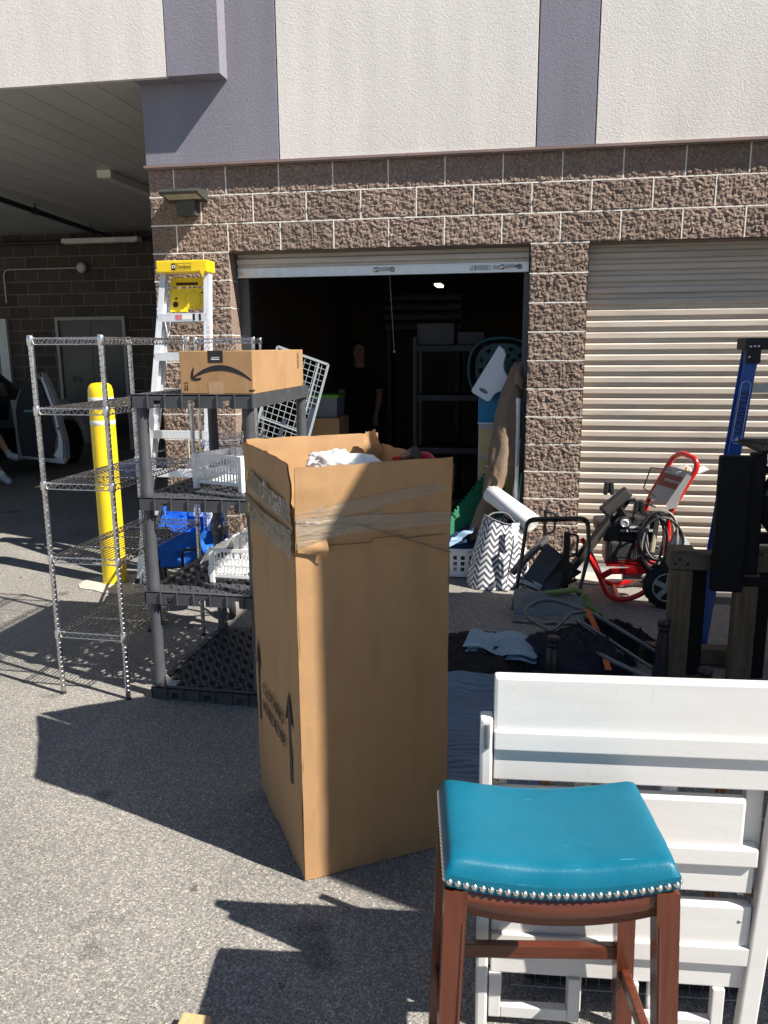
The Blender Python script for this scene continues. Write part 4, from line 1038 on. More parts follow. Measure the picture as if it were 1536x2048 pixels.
# ------------------------------------------------------------------ wire crate behind the white frame
wc = thing('wire_crate', 'dark wire crate showing through the gaps of the white frame', 'crate', (2.22, -4.10, .0), R(4))
b = MB()
for x in [i*.034 for i in range(20)]: b.tube([(x, 0, .02), (x, 0, .76)], .0016, 5)
for z in [.02+.18*i for i in range(5)]: b.tube([(0, -.003, z), (.65, -.003, z)], .0024, 5)
b.build('wire_side', mat('grey_wire', (.30, .31, .32), .35, .9), wc)
b = MB(); b.bbox((.34, .16, .05), (.60, .26, .08), .01); b.build('tray', mat('dark_tray', (.03, .03, .034), .6), wc)
b = MB(); b.beam((.10, .03, .10), (.07, .04, .74), .026, .02); b.beam((.52, .03, .10), (.53, .04, .74), .026, .02); b.build('wood_upright', mat('orange_wood', (.30, .135, .05), .5), wc)

# small corner of pale wood at the lower edge
b = MB(); b.bbox((1.418, -4.45, .02), (.075, .19, .04), .003)
tag(b.build('wood_block', mat('pale_wood', (.50, .33, .16), .6, var=.15, scale=10, stretch=(8, 1, 8))), 'corner of a pale wooden block on the asphalt at the bottom edge', 'wood block')

# ------------------------------------------------------------------ blankets and dark heap on the ground
def sheet(name, m_, fn, nu, nv, label, cat, group=None, thick=.012):
    b = MB(); b.grid(fn, nu, nv); b.grid(lambda u, v: tuple(Vector(fn(1-u, v))+Vector((0, 0, -thick))), nu, nv)
    return tag(b.build(name, m_), label, cat, group)
def quilt_mat(name, col):
    m_ = mat(name, col, .85, var=.14, scale=5)
    N = m_.node_tree.nodes; L = m_.node_tree.links
    wv = N.new('ShaderNodeTexWave'); wv.inputs['Scale'].default_value = 9.5; wv.inputs['Distortion'].default_value = 3.0; wv.inputs['Detail'].default_value = 1.5; wv.bands_direction = 'Y'
    tc = [n_ for n_ in N if n_.type == 'TEX_COORD'][0]; L.new(tc.outputs['Object'], wv.inputs['Vector'])
    bp = N.new('ShaderNodeBump'); bp.inputs['Strength'].default_value = .8; bp.inputs['Distance'].default_value = .012; L.new(wv.outputs['Fac'], bp.inputs['Height'])
    L.new(bp.outputs[0], N['Principled BSDF'].inputs['Normal']); return m_
qb = quilt_mat('blue_quilt', (.125, .185, .265)); ql = quilt_mat('light_quilt', (.24, .35, .45))
def spread(u, v):
    x = 1.78+.55*u; y = -3.25+1.17*v
    z = .020+.003*math.sin(y*42+2.2*math.sin(x*9))+.05*max(0, v-.75)+.02*fbm((x, y, 0), 3, 3)+.04*math.exp(-((v-1)/.10)**2)*(.6+.4*math.sin(u*3))
    return (x+.02*math.sin(y*7), y, max(.013, z))
sheet('moving_blanket', qb, spread, 30, 90, 'dark blue quilted moving blanket spread on the asphalt behind the wardrobe carton', 'blanket')
nav = mat('navy_cloth', (.012, .015, .024), .9, var=.3, scale=6, bump=.3, bscale=60); bkc = mat('black_cloth', (.010, .010, .011), .9, var=.3, scale=6, bump=.3, bscale=60)
def heap(name, m_, c, s, seed, label, cat, amp=.3, group=None, lobes=2.2):
    b = MB(); nu, nv = 80, 34
    def fn(u, v):
        a = 2*math.pi*u; r = 1-v*.999; d = Vector((math.cos(a), math.sin(a), 0))
        k = 1+amp*fbm(d+Vector((seed, 0, 0)), lobes, 3)
        hgt = (1-r**2.6)*(1+amp*.9*fbm((d.x*r+seed, d.y*r, 3), 2.5, 4))+.30*abs(fbm((d.x*r*2+seed, d.y*r*2, 7), 3, 4))*(v > .05)
        return (c[0]+s[0]*r*k*d.x, c[1]+s[1]*r*k*d.y, c[2]+max(0, s[2]*hgt))
    b.grid(fn, nu, nv); return tag(b.build(name, m_), label, cat, group)
heap('black_rug', bkc, (2.02, -1.72, .006), (.38, .30, .10), 2.2, 'black folded rug lying on the asphalt under the light blue pad', 'rug', .22)
def pad(u, v):
    x = 1.92+.40*u+.05*v; y = -1.86+.30*v-.06*u
    z = .125+.035*math.sin(math.pi*u)**.5*math.sin(math.pi*v)**.5+.018*math.sin(u*9+v*3)+.015*fbm((x, y, 2), 9, 3)-.03*u
    return (x, y, z)
sheet('quilted_pad', ql, pad, 26, 22, 'light blue quilted pad crumpled on top of the black rug', 'pad', thick=.03)
heap('navy_bag', nav, (2.50, -1.72, .006), (.34, .25, .16), 7.7, 'dark navy cloth bag slumped beneath the grey tube dolly', 'bag', .3)
heap('black_bag', bkc, (2.74, -1.40, .006), (.30, .16, .12), 12.1, 'black cloth bundle behind the grey tube dolly', 'bag', .3)

# ------------------------------------------------------------------ grey tube dolly lying on the heap
dl = thing('tube_dolly', 'grey tubular dolly frame with an orange strap lying on the dark bags', 'dolly', (2.6, -1.6, .0))
gry = mat('grey_tube', (.12, .135, .15), .42, .5, var=.12)
A1 = [(3.02, -1.72, .05), (2.66, -1.36, .215), (2.47, -1.29, .245)]; 
loop = rounded([(3.10, -1.80, .04), (2.63, -1.40, .205), (2.38, -1.25, .235), (2.22, -1.42, .190), (2.40, -1.62, .150), (2.80, -1.98, .09), (2.95, -2.10, .07)], .13, 6)
b = MB(); b.tube(loop, .0135, 10); wp(b, 'loop_tube', gry, dl)
b = MB(); b.tube([(2.63, -1.40, .205), (2.52, -1.46, .205), (2.42, -1.62, .155)], .011, 8); b.tube([(2.55, -1.52, .19), (2.78, -1.78, .09)], .011, 8); b.tube([(2.58, -1.56, .19), (2.98, -1.98, .06)], .009, 8); wp(b, 'cross_tube', gry, dl)
osm = mat('orange_strap', (.42, .10, .025), .8)
b = MB()
def strapf(u, v):
    t = u; q = Vector((2.615, -1.42, .225)).lerp(Vector((2.70, -2.02, .10)), t)+Vector((0, 0, -.09*math.sin(math.pi*t)*.4))
    return (q.x+.032*(v-.5)+.02*math.sin(t*4), q.y, q.z)
b.grid(strapf, 20, 2); wp(b, 'strap', osm, dl)
b = MB(); b.grid(lambda u, v: (2.68+.36*u-.02*v, -1.42-.34*u+.02*v, .02+.17*v*(1-.55*u)), 12, 6); wp(b, 'fabric_panel', nav, dl)

# ------------------------------------------------------------------ upturned black table, legs in the air
ut = thing('upturned_table', 'black table turned upside down with its legs pointing up behind the white frame', 'table', (2.72, -2.3, 0))
b = MB(); b.bbox((2.70, -2.28, .03), (.80, .62, .05), .008); wp(b, 'table_top', mat('black_paint', (.014, .015, .018), .4, var=.15), ut)
def turned(x, y, h, tilt=(0, 0)):
    b = MB(); prof = [(.040, .05), (.038, .10), (.030, h*.72), (.024, h-.065), (.024, h-.055), (.030, h-.050), (.030, h-.042), (.025, h-.038), (.031, h-.030), (.033, h-.008), (.028, h)]
    b.lathe(prof, 18, (x, y, 0), (tilt[0], tilt[1], 1)); wp(b, 'leg', MATS['black_paint'], ut)
turned(2.935, -2.02, .385, (.02, 0)); turned(2.395, -2.00, .240+.02, (.03, 0)); turned(3.06, -2.42, .30); turned(2.44, -2.52, .22)

# ------------------------------------------------------------------ rough wooden stand
sd = thing('wooden_stand', 'rough wooden stand of thick beams at the right edge', 'stand', (3.2, -1.9, 0))
rw = mat('rough_wood', (.135, .105, .072), .9, var=.35, scale=6, stretch=(1, 8, 1), bump=.6, bscale=40, detail=8, dirt=.3)
rwz = mat('rough_post', (.135, .102, .068), .9, var=.35, scale=6, stretch=(8, 8, .8), bump=.6, bscale=40, detail=8, dirt=.3)
b = MB(); b.bbox((3.36, -1.92, .675), (.81, .10, .088), .012); wp(b, 'beam', rw, sd)
b = MB(); b.bbox((3.02, -1.91, .724), (.12, .13, .018), .006); wp(b, 'block', rw, sd)
b = MB(); b.bbox((3.52, -1.91, .724), (.26, .13, .018), .006); wp(b, 'block', rw, sd)
for x, y in ((3.022, -1.925), (3.335, -1.925), (3.66, -1.925)):
    b = MB(); b.bbox((x, y, .315), (.105, .09, .63), .010); wp(b, 'post', rwz, sd)
b = MB(); b.bbox((3.20, -1.60, .055), (.62, .09, .09), .010); wp(b, 'cross_board', rw, sd)
b = MB()
for x, z in ((3.005, .685), (2.985, .662), (3.045, .662), (3.43, .69), (3.46, .668)): b.mm((x-.006, -1.9715, z-.006), (x+.006, -1.9695, z+.006))
wp(b, 'bolt_hole', mat('hole_black', (.01, .009, .008), .9), sd)
# ------------------------------------------------------------------ black steel machine on the stand
mc = thing('black_machine', 'black steel machine with a mesh deck and round drum on the wooden stand', 'machine', (3.35, -1.95, .73))
bs = mat('black_steel', (.007, .0075, .009), .6, .0, spec=.2, var=.25, scale=8, bump=.15, bscale=30)
b = MB()
def slab(u, v):
    return None
b.bbox((3.215, -2.03, .885), (.150, .05, .67), .012); wp(b, 'upright', bs, mc)
for x in (3.135, 3.45):
    b = MB(); b.bbox((x, -1.78, .315), (.085, .06, .60), .008); wp(b, 'leg', bs, mc)
b = MB(); b.bbox((3.325, -1.99, .93), (.07, .06, .60), .010); wp(b, 'upright', bs, mc)
b = MB(); b.bbox((3.58, -1.93, .80), (.52, .05, .055), .01); wp(b, 'rail', bs, mc)
b = MB(); b.bbox((3.58, -1.93, 1.14), (.52, .04, .035), .008); rl_ = wp(b, 'rail', bs, mc)
b = MB(); b.bbox((3.55, -1.95, .585), (.55, .05, .05), .008); wp(b, 'rail', bs, mc)
b = MB(); b.bbox((3.60, -1.80, 1.235), (.54, .46, .018), .004); dk = wp(b, 'mesh_deck', bs, mc)
b = MB()
for i in range(26): b.beam((3.34+.0145*i, -2.03, 1.247), (3.48+.0145*i, -1.57, 1.247), .004, .004)
for i in range(26): b.beam((3.48+.0145*i, -2.03, 1.248), (3.34+.0145*i, -1.57, 1.248), .004, .004)
b.build('mesh_deck_wire', mat('mesh_grey', (.06, .06, .062), .5, .5), dk)
b = MB(); b.lathe([(.02, -.04), (.19, -.035), (.205, -.02), (.205, .03), (.19, .04), (.02, .045)], 36, (3.545, -2.01, .985), (-.25, -1, 0)); dr = wp(b, 'drum', bs, mc)
b = MB(); b.torus((3.538, -2.035, .985), .198, .006, (-.25, -1, 0), 36, 6)
for k in range(5):
    a = 2*math.pi*k/5+.3; b.beam((3.538, -2.052, .985), (3.538+.18*math.cos(a), -2.052-.045*math.cos(a), .985+.18*math.sin(a)), .03, .012, up=(0, 1, 0))
b.build('drum_guard', mat('guard_grey', (.035, .035, .037), .4, .5), dr)

# ------------------------------------------------------------------ blue stepladder at the right edge
bl = thing('fiberglass_ladder', 'blue fibreglass stepladder with black top behind the wooden stand', 'ladder', (3.45, -1.3, 0))
bf = mat('blue_fibre', (.018, .085, .36), .45, var=.10, scale=20, stretch=(1, 1, .2), coat=.2)
RT, RB = Vector((3.452, -1.20, 1.70)), Vector((3.235, -1.46, .02))
def rail(T, B_, name='side_rail'):
    b = MB(); d = (T-B_).normalized(); b.beam(B_+Vector((.03, 0, 0)), T+Vector((.03, 0, 0)), .006, .085, up=(0, 1, 0))
    b.beam(B_+Vector((.0, -.043, 0)), T+Vector((.0, -.043, 0)), .068, .006, up=(0, 1, 0)); b.beam(B_+Vector((.0, .043, 0)), T+Vector((.0, .043, 0)), .068, .006, up=(0, 1, 0))
    return wp(b, name, bf, bl)
r1 = rail(RT, RB)
RT2, RB2 = Vector((3.86, -1.20, 1.70)), Vector((4.02, -1.46, .02)); rail(RT2, RB2)
b = MB(); b.beam(Vector((3.40, -.62, .02)), Vector((3.50, -1.12, 1.66)), .03, .03); b.beam(Vector((3.92, -.62, .02)), Vector((3.82, -1.12, 1.66)), .03, .03); wp(b, 'rear_rail', alu, bl)
b = MB(); b.bbox((3.64, -1.16, 1.735), (.46, .20, .065), .010); b.bbox((3.455, -1.225, 1.690), (.075, .09, .12), .008); b.bbox((3.85, -1.225, 1.690), (.075, .09, .12), .008); wp(b, 'top_cap', MATS['black_rubber'], bl)
b = MB()
for x, z in ((3.435, 1.72), (3.455, 1.722), (3.475, 1.722), (3.432, 1.665)): b.lathe([(.007, 0), (.007, .003), (.003, .005)], 10, (x, -1.2705, z), (0, -1, 0))
wp(b, 'rivet', chrome, bl)
for i, t in enumerate((.19, .365, .54, .715, .89)):
    a, c = RT.lerp(RB, 1-t), RT2.lerp(RB2, 1-t); b = MB(); b.beam(a, c, .08, .005); b.beam(a+Vector((0, -.036, -.022)), c+Vector((0, -.036, -.022)), .005, .046); wp(b, 'step', mat('grey_alu', (.42, .43, .45), .4, .8), bl)
d = (RT-RB).normalized(); mid = RT.lerp(RB, .20)+Vector((-.002, -.0468, 0)); yy = Vector((1, 0, 0)); yy = (yy-d*yy.dot(d)).normalized(); nrm = d.cross(-yy)
mw = frame(mid-Vector(bl.location)+nrm*0, d, -yy)
text_part('lettering', 'LOUISVILLE', .060, mat('navy_ink', (.008, .010, .03), .5), bl, mw, sx=.80, bold=.001)
b = MB(); pts = []; hl, hh = .150, .024
for i in range(12): a = -math.pi/2+math.pi*i/11; pts.append(mid+d*(hl+hh*math.cos(a))+yy*(hh*math.sin(a)))
for i in range(12): a = math.pi/2+math.pi*i/11; pts.append(mid+d*(-hl+hh*math.cos(a))+yy*(hh*math.sin(a)))
b.tube(pts, .0016, 5, closed=True); b.prism([(0, 0), (.022, .012), (.0, .024)], mid-d*.158-yy*.012+Vector((0, -.0008, 0)), tuple(d), tuple(yy), .0008); wp(b, 'lettering', mat('outline_white', (.62, .66, .72), .5), bl)
for k, (t, hgt, m_) in enumerate(((.375, .018, mat('label_red', (.5, .03, .03), .5)), (.405, .040, MATS['label_white']), (.445, .030, black_ink), (.480, .042, MATS['label_white']))):
    q = RT.lerp(RB, t)+Vector((-.006, -.0462, 0)); b = MB(); b.beam(q-d*hgt*.5, q+d*hgt*.5, .030, .0012, up=nrm); wp(b, 'warning_label', m_, bl)

# ------------------------------------------------------------------ red pressure washer
pwz = thing('pressure_washer', 'red framed petrol pressure washer with black engine and coiled hose', 'pressure washer', (2.95, -.45, 0))
red = mat('washer_red', (.60, .010, .012), .32, var=.06, coat=.4)
yN, yF = -.58, -.22
def wtube(pts, r, name, m_, k=.05): b = MB(); b.tube(rounded(pts, k), r, 12); return wp(b, name, m_, pwz)
for y in (yN, yF):
    wtube([(2.66, y, .36), (2.70, y, .30), (2.76, y, .19), (2.82, y, .05), (2.90, y, .02), (3.00, y, .045), (3.17, y, .16)], .018, 'frame_tube', red, .05)
b = MB(); b.tube([(2.90, yN, .02), (2.90, yF, .02)], .016, 10); wp(b, 'frame_tube', red, pwz)
b = MB(); b.prism([(2.765, .205), (2.83, .245), (3.06, .262), (3.14, .275), (3.14, .225), (2.84, .205), (2.775, .16)], (0, yN-.012, 0), (1, 0, 0), (0, 0, 1), -.012)
b.mm((2.80, yN-.01, .262), (3.15, yF, .272)); wp(b, 'deck_plate', red, pwz)
# handle
for y in (-.50, -.24):
    pass
hpts = [(3.20, -.52, .26), (3.20, -.52, .62), (3.24, -.52, .70), (3.36, -.52, .94), (3.345, -.50, .995), (3.29, -.34, 1.01), (3.25, -.25, .97), (3.13, -.24, .72), (3.09, -.24, .62), (3.09, -.24, .26)]
wtube(hpts, .0185, 'handle', red, .045)
pgm = mat('panel_grey', (.36, .35, .345), .4, var=.06)
pa, pb_ = Vector((3.335, -.535, .90)), Vector((3.235, -.535, .665)); pc, pd_ = Vector((3.225, -.235, .90)), Vector((3.11, -.235, .665))
b = MB(); b.grid(lambda u, v: tuple(pb_.lerp(pa, v).lerp(pd_.lerp(pc, v), u)+Vector((-.012, -.012, .012))), 6, 8)
b.prism([(0, 0), (.05, .01), (.075, .10), (.13, .22), (.10, .24), (-.02, .03)], (3.19, -.553, .66), (1, 0, 0), (0, 0, 1), -.012); wp(b, 'control_panel', pgm, pwz)
b = MB(); b.grid(lambda u, v: tuple(pb_.lerp(pa, .42+.36*v).lerp(pd_.lerp(pc, .42+.36*v), .06+.84*u)+Vector((-.018, -.018, .018))), 3, 3); wp(b, 'name_plate', mat('dark_red', (.16, .035, .035), .4), pwz)
pl_x = (pd_-pb_).normalized(); pl_y = (pa-pb_).normalized(); pl_o = pb_.lerp(pa, .60).lerp(pd_.lerp(pc, .60), .48)+Vector((-.021, -.022, .020))
text_part('name_lettering', 'Craftsman', .040, mat('plate_letter', (.62, .60, .58), .5), pwz, frame(pl_o-Vector(pwz.location), -pl_x, pl_y), sx=.8) if False else None
b = MB()
for i in range(7): b.beam(pl_o+pl_x*(.075-.026*i), pl_o+pl_x*(.060-.026*i)+pl_y*.004, .018, .001, up=pl_x.cross(pl_y))
wp(b, 'name_lettering', mat('plate_letter', (.50, .42, .40), .5), pwz)
b = MB(); b.bbox((3.30, -.36, .885), (.10, .17, .055), .012, (0, R(-32), 0)); wp(b, 'nozzle_tray', mat('tray_pale', (.62, .61, .58), .45), pwz)
for k, c_ in enumerate(((.7, .45, .02), (.6, .05, .03), (.75, .75, .7))):
    b = MB(); b.tube([(3.31+.01*k, -.46+.03*k, .875), (3.30+.01*k, -.46+.03*k, .925)], .007, 8); wp(b, 'nozzle', mat('nozzle_%d' % k, c_, .5), pwz)
b = MB(); b.bbox((3.41, -.40, .905), (.07, .15, .010), .003, (0, R(-25), 0)); wp(b, 'tag_card', wht, pwz)
b = MB(); b.tube([(3.20, -.52, .92), (3.06, -.54, .935), (3.02, -.56, .80), (3.10, -.54, .74)], .005, 6); wp(b, 'wand_hook', blkm, pwz)
# engine
eb = mat('engine_black', (.022, .023, .025), .5, var=.2, bump=.15, bscale=80)
b = MB(); b.bbox((2.93, -.40, .515), (.40, .32, .09), .030, (0, R(-5), 0)); b.bbox((3.02, -.40, .56), (.22, .26, .06), .025); b.bbox((2.95, -.40, .45), (.34, .28, .06), .015); wp(b, 'engine_cover', eb, pwz)
b = MB(); b.bbox((2.895, -.565, .375), (.150, .07, .115), .014); wp(b, 'air_filter', mat('filter_grey', (.040, .042, .042), .55), pwz)
b = MB(); b.bbox((2.95, -.38, .34), (.30, .24, .15), .02)
for i in range(7): b.mm((2.99+.012*i, -.52, .30), (2.994+.012*i, -.44, .41))
wp(b, 'engine_block', mat('engine_grey', (.16, .16, .165), .4, .6, var=.3, scale=12), pwz)
b = MB(); b.lathe([(.02, 0), (.028, .01), (.028, .03), (.012, .035)], 14, (3.015, -.57, .415), (0, -1, 0)); b.bbox((3.015, -.575, .415), (.055, .02, .022), .006); wp(b, 'fuel_valve', red, pwz)
b = MB(); b.mm((2.985, -.5662, .385), (3.055, -.565, .440)); wp(b, 'valve_plate', pgm, pwz)
b = MB(); b.mm((2.925, -.5655, .500), (3.03, -.563, .540)); b.mm((2.885, -.5655, .500), (2.915, -.564, .514)); wp(b, 'spec_label', MATS['label_white'], pwz)
b = MB(); b.mm((2.935, -.567, .512), (3.005, -.5655, .526)); wp(b, 'spec_print', black_ink, pwz)
b = MB()
for i in range(5): b.mm((3.045+.013*i, -.5662, .505), (3.054+.013*i, -.565, .521))
wp(b, 'spec_lettering', wht, pwz)
b = MB()
for (p0, p1, r) in (((2.98, -.50, .30), (3.10, -.50, .32), .016), ((3.05, -.46, .29), (3.14, -.46, .36), .012), ((3.03, -.55, .33), (3.04, -.55, .38), .010), ((3.02, -.40, .16), (3.02, -.40, .26), .045), ((2.93, -.42, .15), (3.10, -.42, .15), .03)): b.cyl(p0, p1, r, n=12)
wp(b, 'pump', mat('pump_metal', (.36, .36, .37), .35, .85, var=.25, scale=15), pwz)
for y in (-.63, -.16):
    b = MB(); b.lathe([(.085, -.045), (.138, -.042), (.150, -.025), (.150, .025), (.138, .042), (.085, .045)], 32, (3.195, y, .152), (0, 1, 0))
    for k in range(32):
        a = 2*math.pi*k/32; b.box((3.195+.150*math.cos(a), y+(.016 if k % 2 else -.016), .152+.150*math.sin(a)), (.010, .036, .014), (0, -a, 0))
    wh = wp(b, 'wheel', MATS['tyre'], pwz)
    b = MB(); b.lathe([(.088, -.03), (.100, -.047), (.090, -.046), (.084, -.02), (.084, .02), (.090, .046), (.1, .047), (.088, .03)], 32, (3.195, y, .152), (0, 1, 0))
    for k in range(5):
        a = 2*math.pi*k/5+.2; b.beam((3.195, y-.040, .152), (3.195+.09*math.cos(a), y-.040, .152+.09*math.sin(a)), .035, .012, up=(0, 1, 0))
    b.lathe([(.025, -.050), (.025, .050)], 16, (3.195, y, .152), (0, 1, 0)); b.build('rim', mat('rim_grey', (.40, .41, .43), .4, .3), wh)
# coiled hose, cream gun and paper tag
hm_ = mat('hose_dark', (.035, .034, .036), .4, var=.2); hg = mat('hose_grey', (.22, .215, .205), .4)
rh = random.Random(4)
for k in range(9):
    b = MB(); cx = 3.115+rh.uniform(-.03, .03); w_ = .065+.012*k*.7; top = .64+rh.uniform(-.02, .03); bot = .25+rh.uniform(-.04, .10)
    y = -.57-.010*k
    pts = [Vector((cx+w_*math.cos(a)*(1+.1*math.sin(a*2+k)), y+.02*math.sin(a+k), (top+bot)/2+(top-bot)/2*math.sin(a))) for a in [2*math.pi*i/28 for i in range(28)]]
    b.tube(pts, .0075, 7, closed=True); wp(b, 'hose_coil', hg if k in (2, 5, 6) else hm_, pwz)
b = MB(); b.tube([(2.95, -.56, .55), (2.97, -.58, .66), (3.04, -.59, .70), (3.10, -.59, .68)], .006, 7); b.tube([(3.02, -.55, .50), (3.06, -.60, .40), (3.0, -.60, .33)], .006, 7); wp(b, 'hose_coil', hm_, pwz)
b = MB(); b.bbox((3.105, -.60, .50), (.028, .03, .26), .008, (0, R(6), 0)); wp(b, 'spray_gun', mat('cream_plastic', (.55, .50, .36), .5), pwz)
b = MB(); b.bbox((3.245, -.47, .50), (.035, .04, .17), .008, (0, R(-4), 0)); wp(b, 'gun_holder', MATS['cream_plastic'], pwz)
b = MB(); q = [(3.175, .50), (3.215, .565), (3.33, .42), (3.26, .365), (3.235, .37), (3.17, .435)]
q = [(3.185, .420), (3.235, .540), (3.262, .535), (3.355, .400), (3.300, .345), (3.26, .352)]
b.prism(q, (0, -.625, 0), (1, 0, 0), (0, 0, 1), .0012); tg = wp(b, 'paper_tag', mat('tag_white', (.74, .76, .80), .6), pwz)
b = MB()
for i in range(8): b.beam((3.235+.010*i, -.6255, .505-.018*i), (3.290+.006*i, -.6255, .455-.014*i) if False else (3.255+.010*i+.03, -.6255, .470-.016*i+.01), .003, .0006, up=(0, 1, 0))
b.build('tag_print', mat('tag_ink', (.40, .42, .48), .6), tg)
b = MB(); b.beam((3.185, -.6265, .422), (3.235, -.6265, .540), .010, .0008, up=(0, 1, 0)); b.build('tag_edge', mat('tag_orange', (.70, .20, .02), .5), tg)

# ------------------------------------------------------------------ black elliptical arms / folded black bench between chair and washer
fb = thing('folded_bench', 'black plastic folding seat with padded arms and a caster lying by the pillar', 'seat', (2.55, -.62, 0))
bp_ = mat('black_moulded', (.026, .027, .029), .38, var=.15, scale=14)
# seat shell: tilted slab with a slot
o = Vector((2.235, -.72, .17)); ux = Vector((.62, 0, .78)).normalized(); uy = Vector((.25, .95, .05)).normalized()
def shell(u, v):
    q = o+Vector((.17*u+.22*v, .12*u+.10*v*0+.02, .235*u-.105*v))
    return (q.x, q.y-.10*v+.05*u, q.z+.03*math.sin(math.pi*u)*.6)
b = MB(); b.add([(2.225, -.76, .165), (2.455, -.80, .070), (2.475, -.80, .105), (2.245, -.76, .200), (2.400, -.60, .420), (2.600, -.62, .250), (2.605, -.62, .215), (2.395, -.60, .385)],
      [(0, 1, 2, 3), (3, 2, 5, 4), (1, 6, 5, 2), (7, 0, 3, 4), (4, 5, 6, 7), (0, 7, 6, 1)]); wp(b, 'seat_shell', bp_, fb)
b = MB(); b.add([(2.245, -.765, .2015), (2.36, -.785, .153), (2.50, -.70, .335), (2.40, -.60, .4215)], [(0, 1, 2, 3)]); wp(b, 'seat_face', mat('shell_face', (.045, .047, .05), .45, var=.2), fb)
b = MB(); b.add([(2.23, -.772, .175), (2.36, -.79, .128), (2.375, -.782, .165), (2.262, -.758, .212)], [(0, 1, 2, 3)]); wp(b, 'worn_edge', mat('worn_silver', (.45, .45, .44), .4, .4), fb)
b = MB(); b.beam((2.17, -.70, .215), (2.40, -.56, .44), .05, .03, bev=.006); wp(b, 'arm', mat('grey_arm', (.10, .10, .105), .5), fb)
b = MB(); b.mm((2.35, -.60, .365), (2.375, -.585, .40)); wp(b, 'slot', MATS['hole_black'], fb)
b = MB(); b.beam((2.36, -.80, .085), (2.62, -.64, .235), .05, .012); b.beam((2.30, -.80, .07), (2.60, -.66, .18), .03, .012); wp(b, 'seat_rim', blkm, fb)
# vertical handles
for x, y, z0, z1 in ((2.385, -.52, .28, .625), (2.525, -.74, .12, .525)):
    b = MB(); b.beam((x, y, z0), (x, y, z1), .040 if x > 2.5 else .022, .022, up=(0, 1, 0)); b.tube(rounded([(x, y, z1-.01), (x+.072, y, z1-.02), (x+.065, y, z1-.15), (x+.01, y, z1-.17)], .02), .008, 8); wp(b, 'upright_handle', blkm, fb)
# long arms rising to the pads
b = MB(); b.beam((2.56, -.62, .225), (2.835, -.52, .600), .055, .045, bev=.006); wp(b, 'long_arm', mat('arm_brown', (.050, .044, .038), .5), fb)
b = MB(); b.beam((2.60, -.62, .33), (2.90, -.54, .73), .022, .022); b.beam((2.64, -.60, .30), (2.93, -.52, .70), .022, .022); b.tube(rounded([(2.86, -.54, .64), (2.91, -.54, .715), (2.975, -.54, .715)], .03), .013, 8); wp(b, 'link_rod', blkm, fb)
b = MB(); b.bbox((2.845, -.56, .705), (.07, .09, .225), .028, (0, R(48), R(8))); wp(b, 'seat_pad', mat('pad_dark', (.040, .038, .036), .7), fb)
for x, y, z in ((2.995, -.56, .675), (2.80, -.52, .79)):
    b = MB(); b.bbox((x-.018, y, z), (.028, .06, .090), .008, (0, R(6), 0)); b.bbox((x+.018, y, z), (.028, .06, .090), .008, (0, R(-6), 0)); b.bbox((x, y, z), (.03, .045, .06), .004); wp(b, 'foot_grip', bp_, fb)
b = MB(); b.lathe([(.022, -.016), (.040, -.016), (.045, -.008), (.045, .008), (.040, .016), (.022, .016)], 24, (2.905, -.585, .565), (0, 1, 0)); cw = wp(b, 'caster', MATS['tyre'], fb)
b = MB(); b.lathe([(.012, -.020), (.030, -.0175), (.030, .0175), (.012, .020)], 20, (2.905, -.585, .565), (0, 1, 0)); b.torus((2.905, -.606, .565), .021, .003, (0, 1, 0), 18, 5); b.build('caster_hub', mat('hub_pale', (.62, .63, .64), .35, .5), cw)
b = MB(); b.beam((2.905, -.575, .60), (2.87, -.56, .655), .03, .04); b.beam((2.93, -.58, .53), (2.965, -.58, .47), .016, .016); wp(b, 'caster_fork', blkm, fb)

# ------------------------------------------------------------------ folding camp chair with black tube frame
ch = thing('camp_chair', 'folding chair of black tubes with grey and green fabric in front of the pillar', 'chair', (2.43, -.86, 0))
bt = mat('black_tube', (.014, .014, .016), .22, .3, var=.1, coat=.4)
for dy, dz in ((0, 0), (.055, -.022)):
    b = MB(); b.tube(rounded([(2.185, -.86+dy, .012), (2.235, -.80+dy, .36), (2.262, -.78+dy, .615+dz), (2.655, -.74+dy, .625+dz), (2.672, -.76+dy, .40), (2.605, -.86+dy, .13+dz*3)], .055, 6), .0125, 10); wp(b, 'tube_frame', bt, ch)
b = MB(); b.tube(rounded([(2.605, -.86, .13), (2.64, -.96, .05), (2.66, -.99, .012)], .03), .012, 8); b.tube(rounded([(2.19, -.86, .165), (2.25, -.92, .145), (2.35, -.94, .15)], .03), .012, 8); wp(b, 'tube_frame', bt, ch)
cg = mat('chair_grey', (.22, .215, .20), .85, var=.15, scale=8, bump=.3, bscale=140); cgr = mat('chair_green', (.16, .25, .07), .8, var=.15, scale=8, bump=.3, bscale=140)
b = MB(); b.tube([(2.335, -.945, .155), (2.46, -.945, .172), (2.57, -.93, .188), (2.615, -.90, .165)], .022, 10, flat=.8); wp(b, 'armrest_sleeve', cgr, ch)
b = MB(); b.grid(lambda u, v: (2.19+.44*u, -.95-.08*(1-v)-.03*math.sin(u*6)*v, .015+.150*v+.02*math.sin(u*3.1+1)*v+.012*fbm((u*3, v*3, 1), 2, 3)), 24, 12); b.grid(lambda u, v: (2.19+.44*u, -1.03-.07*(1-v), .035-.02*(1-v)+.012*fbm((u*4, v, 3), 2, 3)), 20, 5); wp(b, 'seat_fabric', cg, ch)
b = MB(); b.grid(lambda u, v: (2.205+.30*u, -1.042-.012*v, .042+.05*v+.012*math.sin(u*9)), 16, 4); wp(b, 'fabric_edge', mat('chair_pale', (.30, .36, .42), .8), ch)
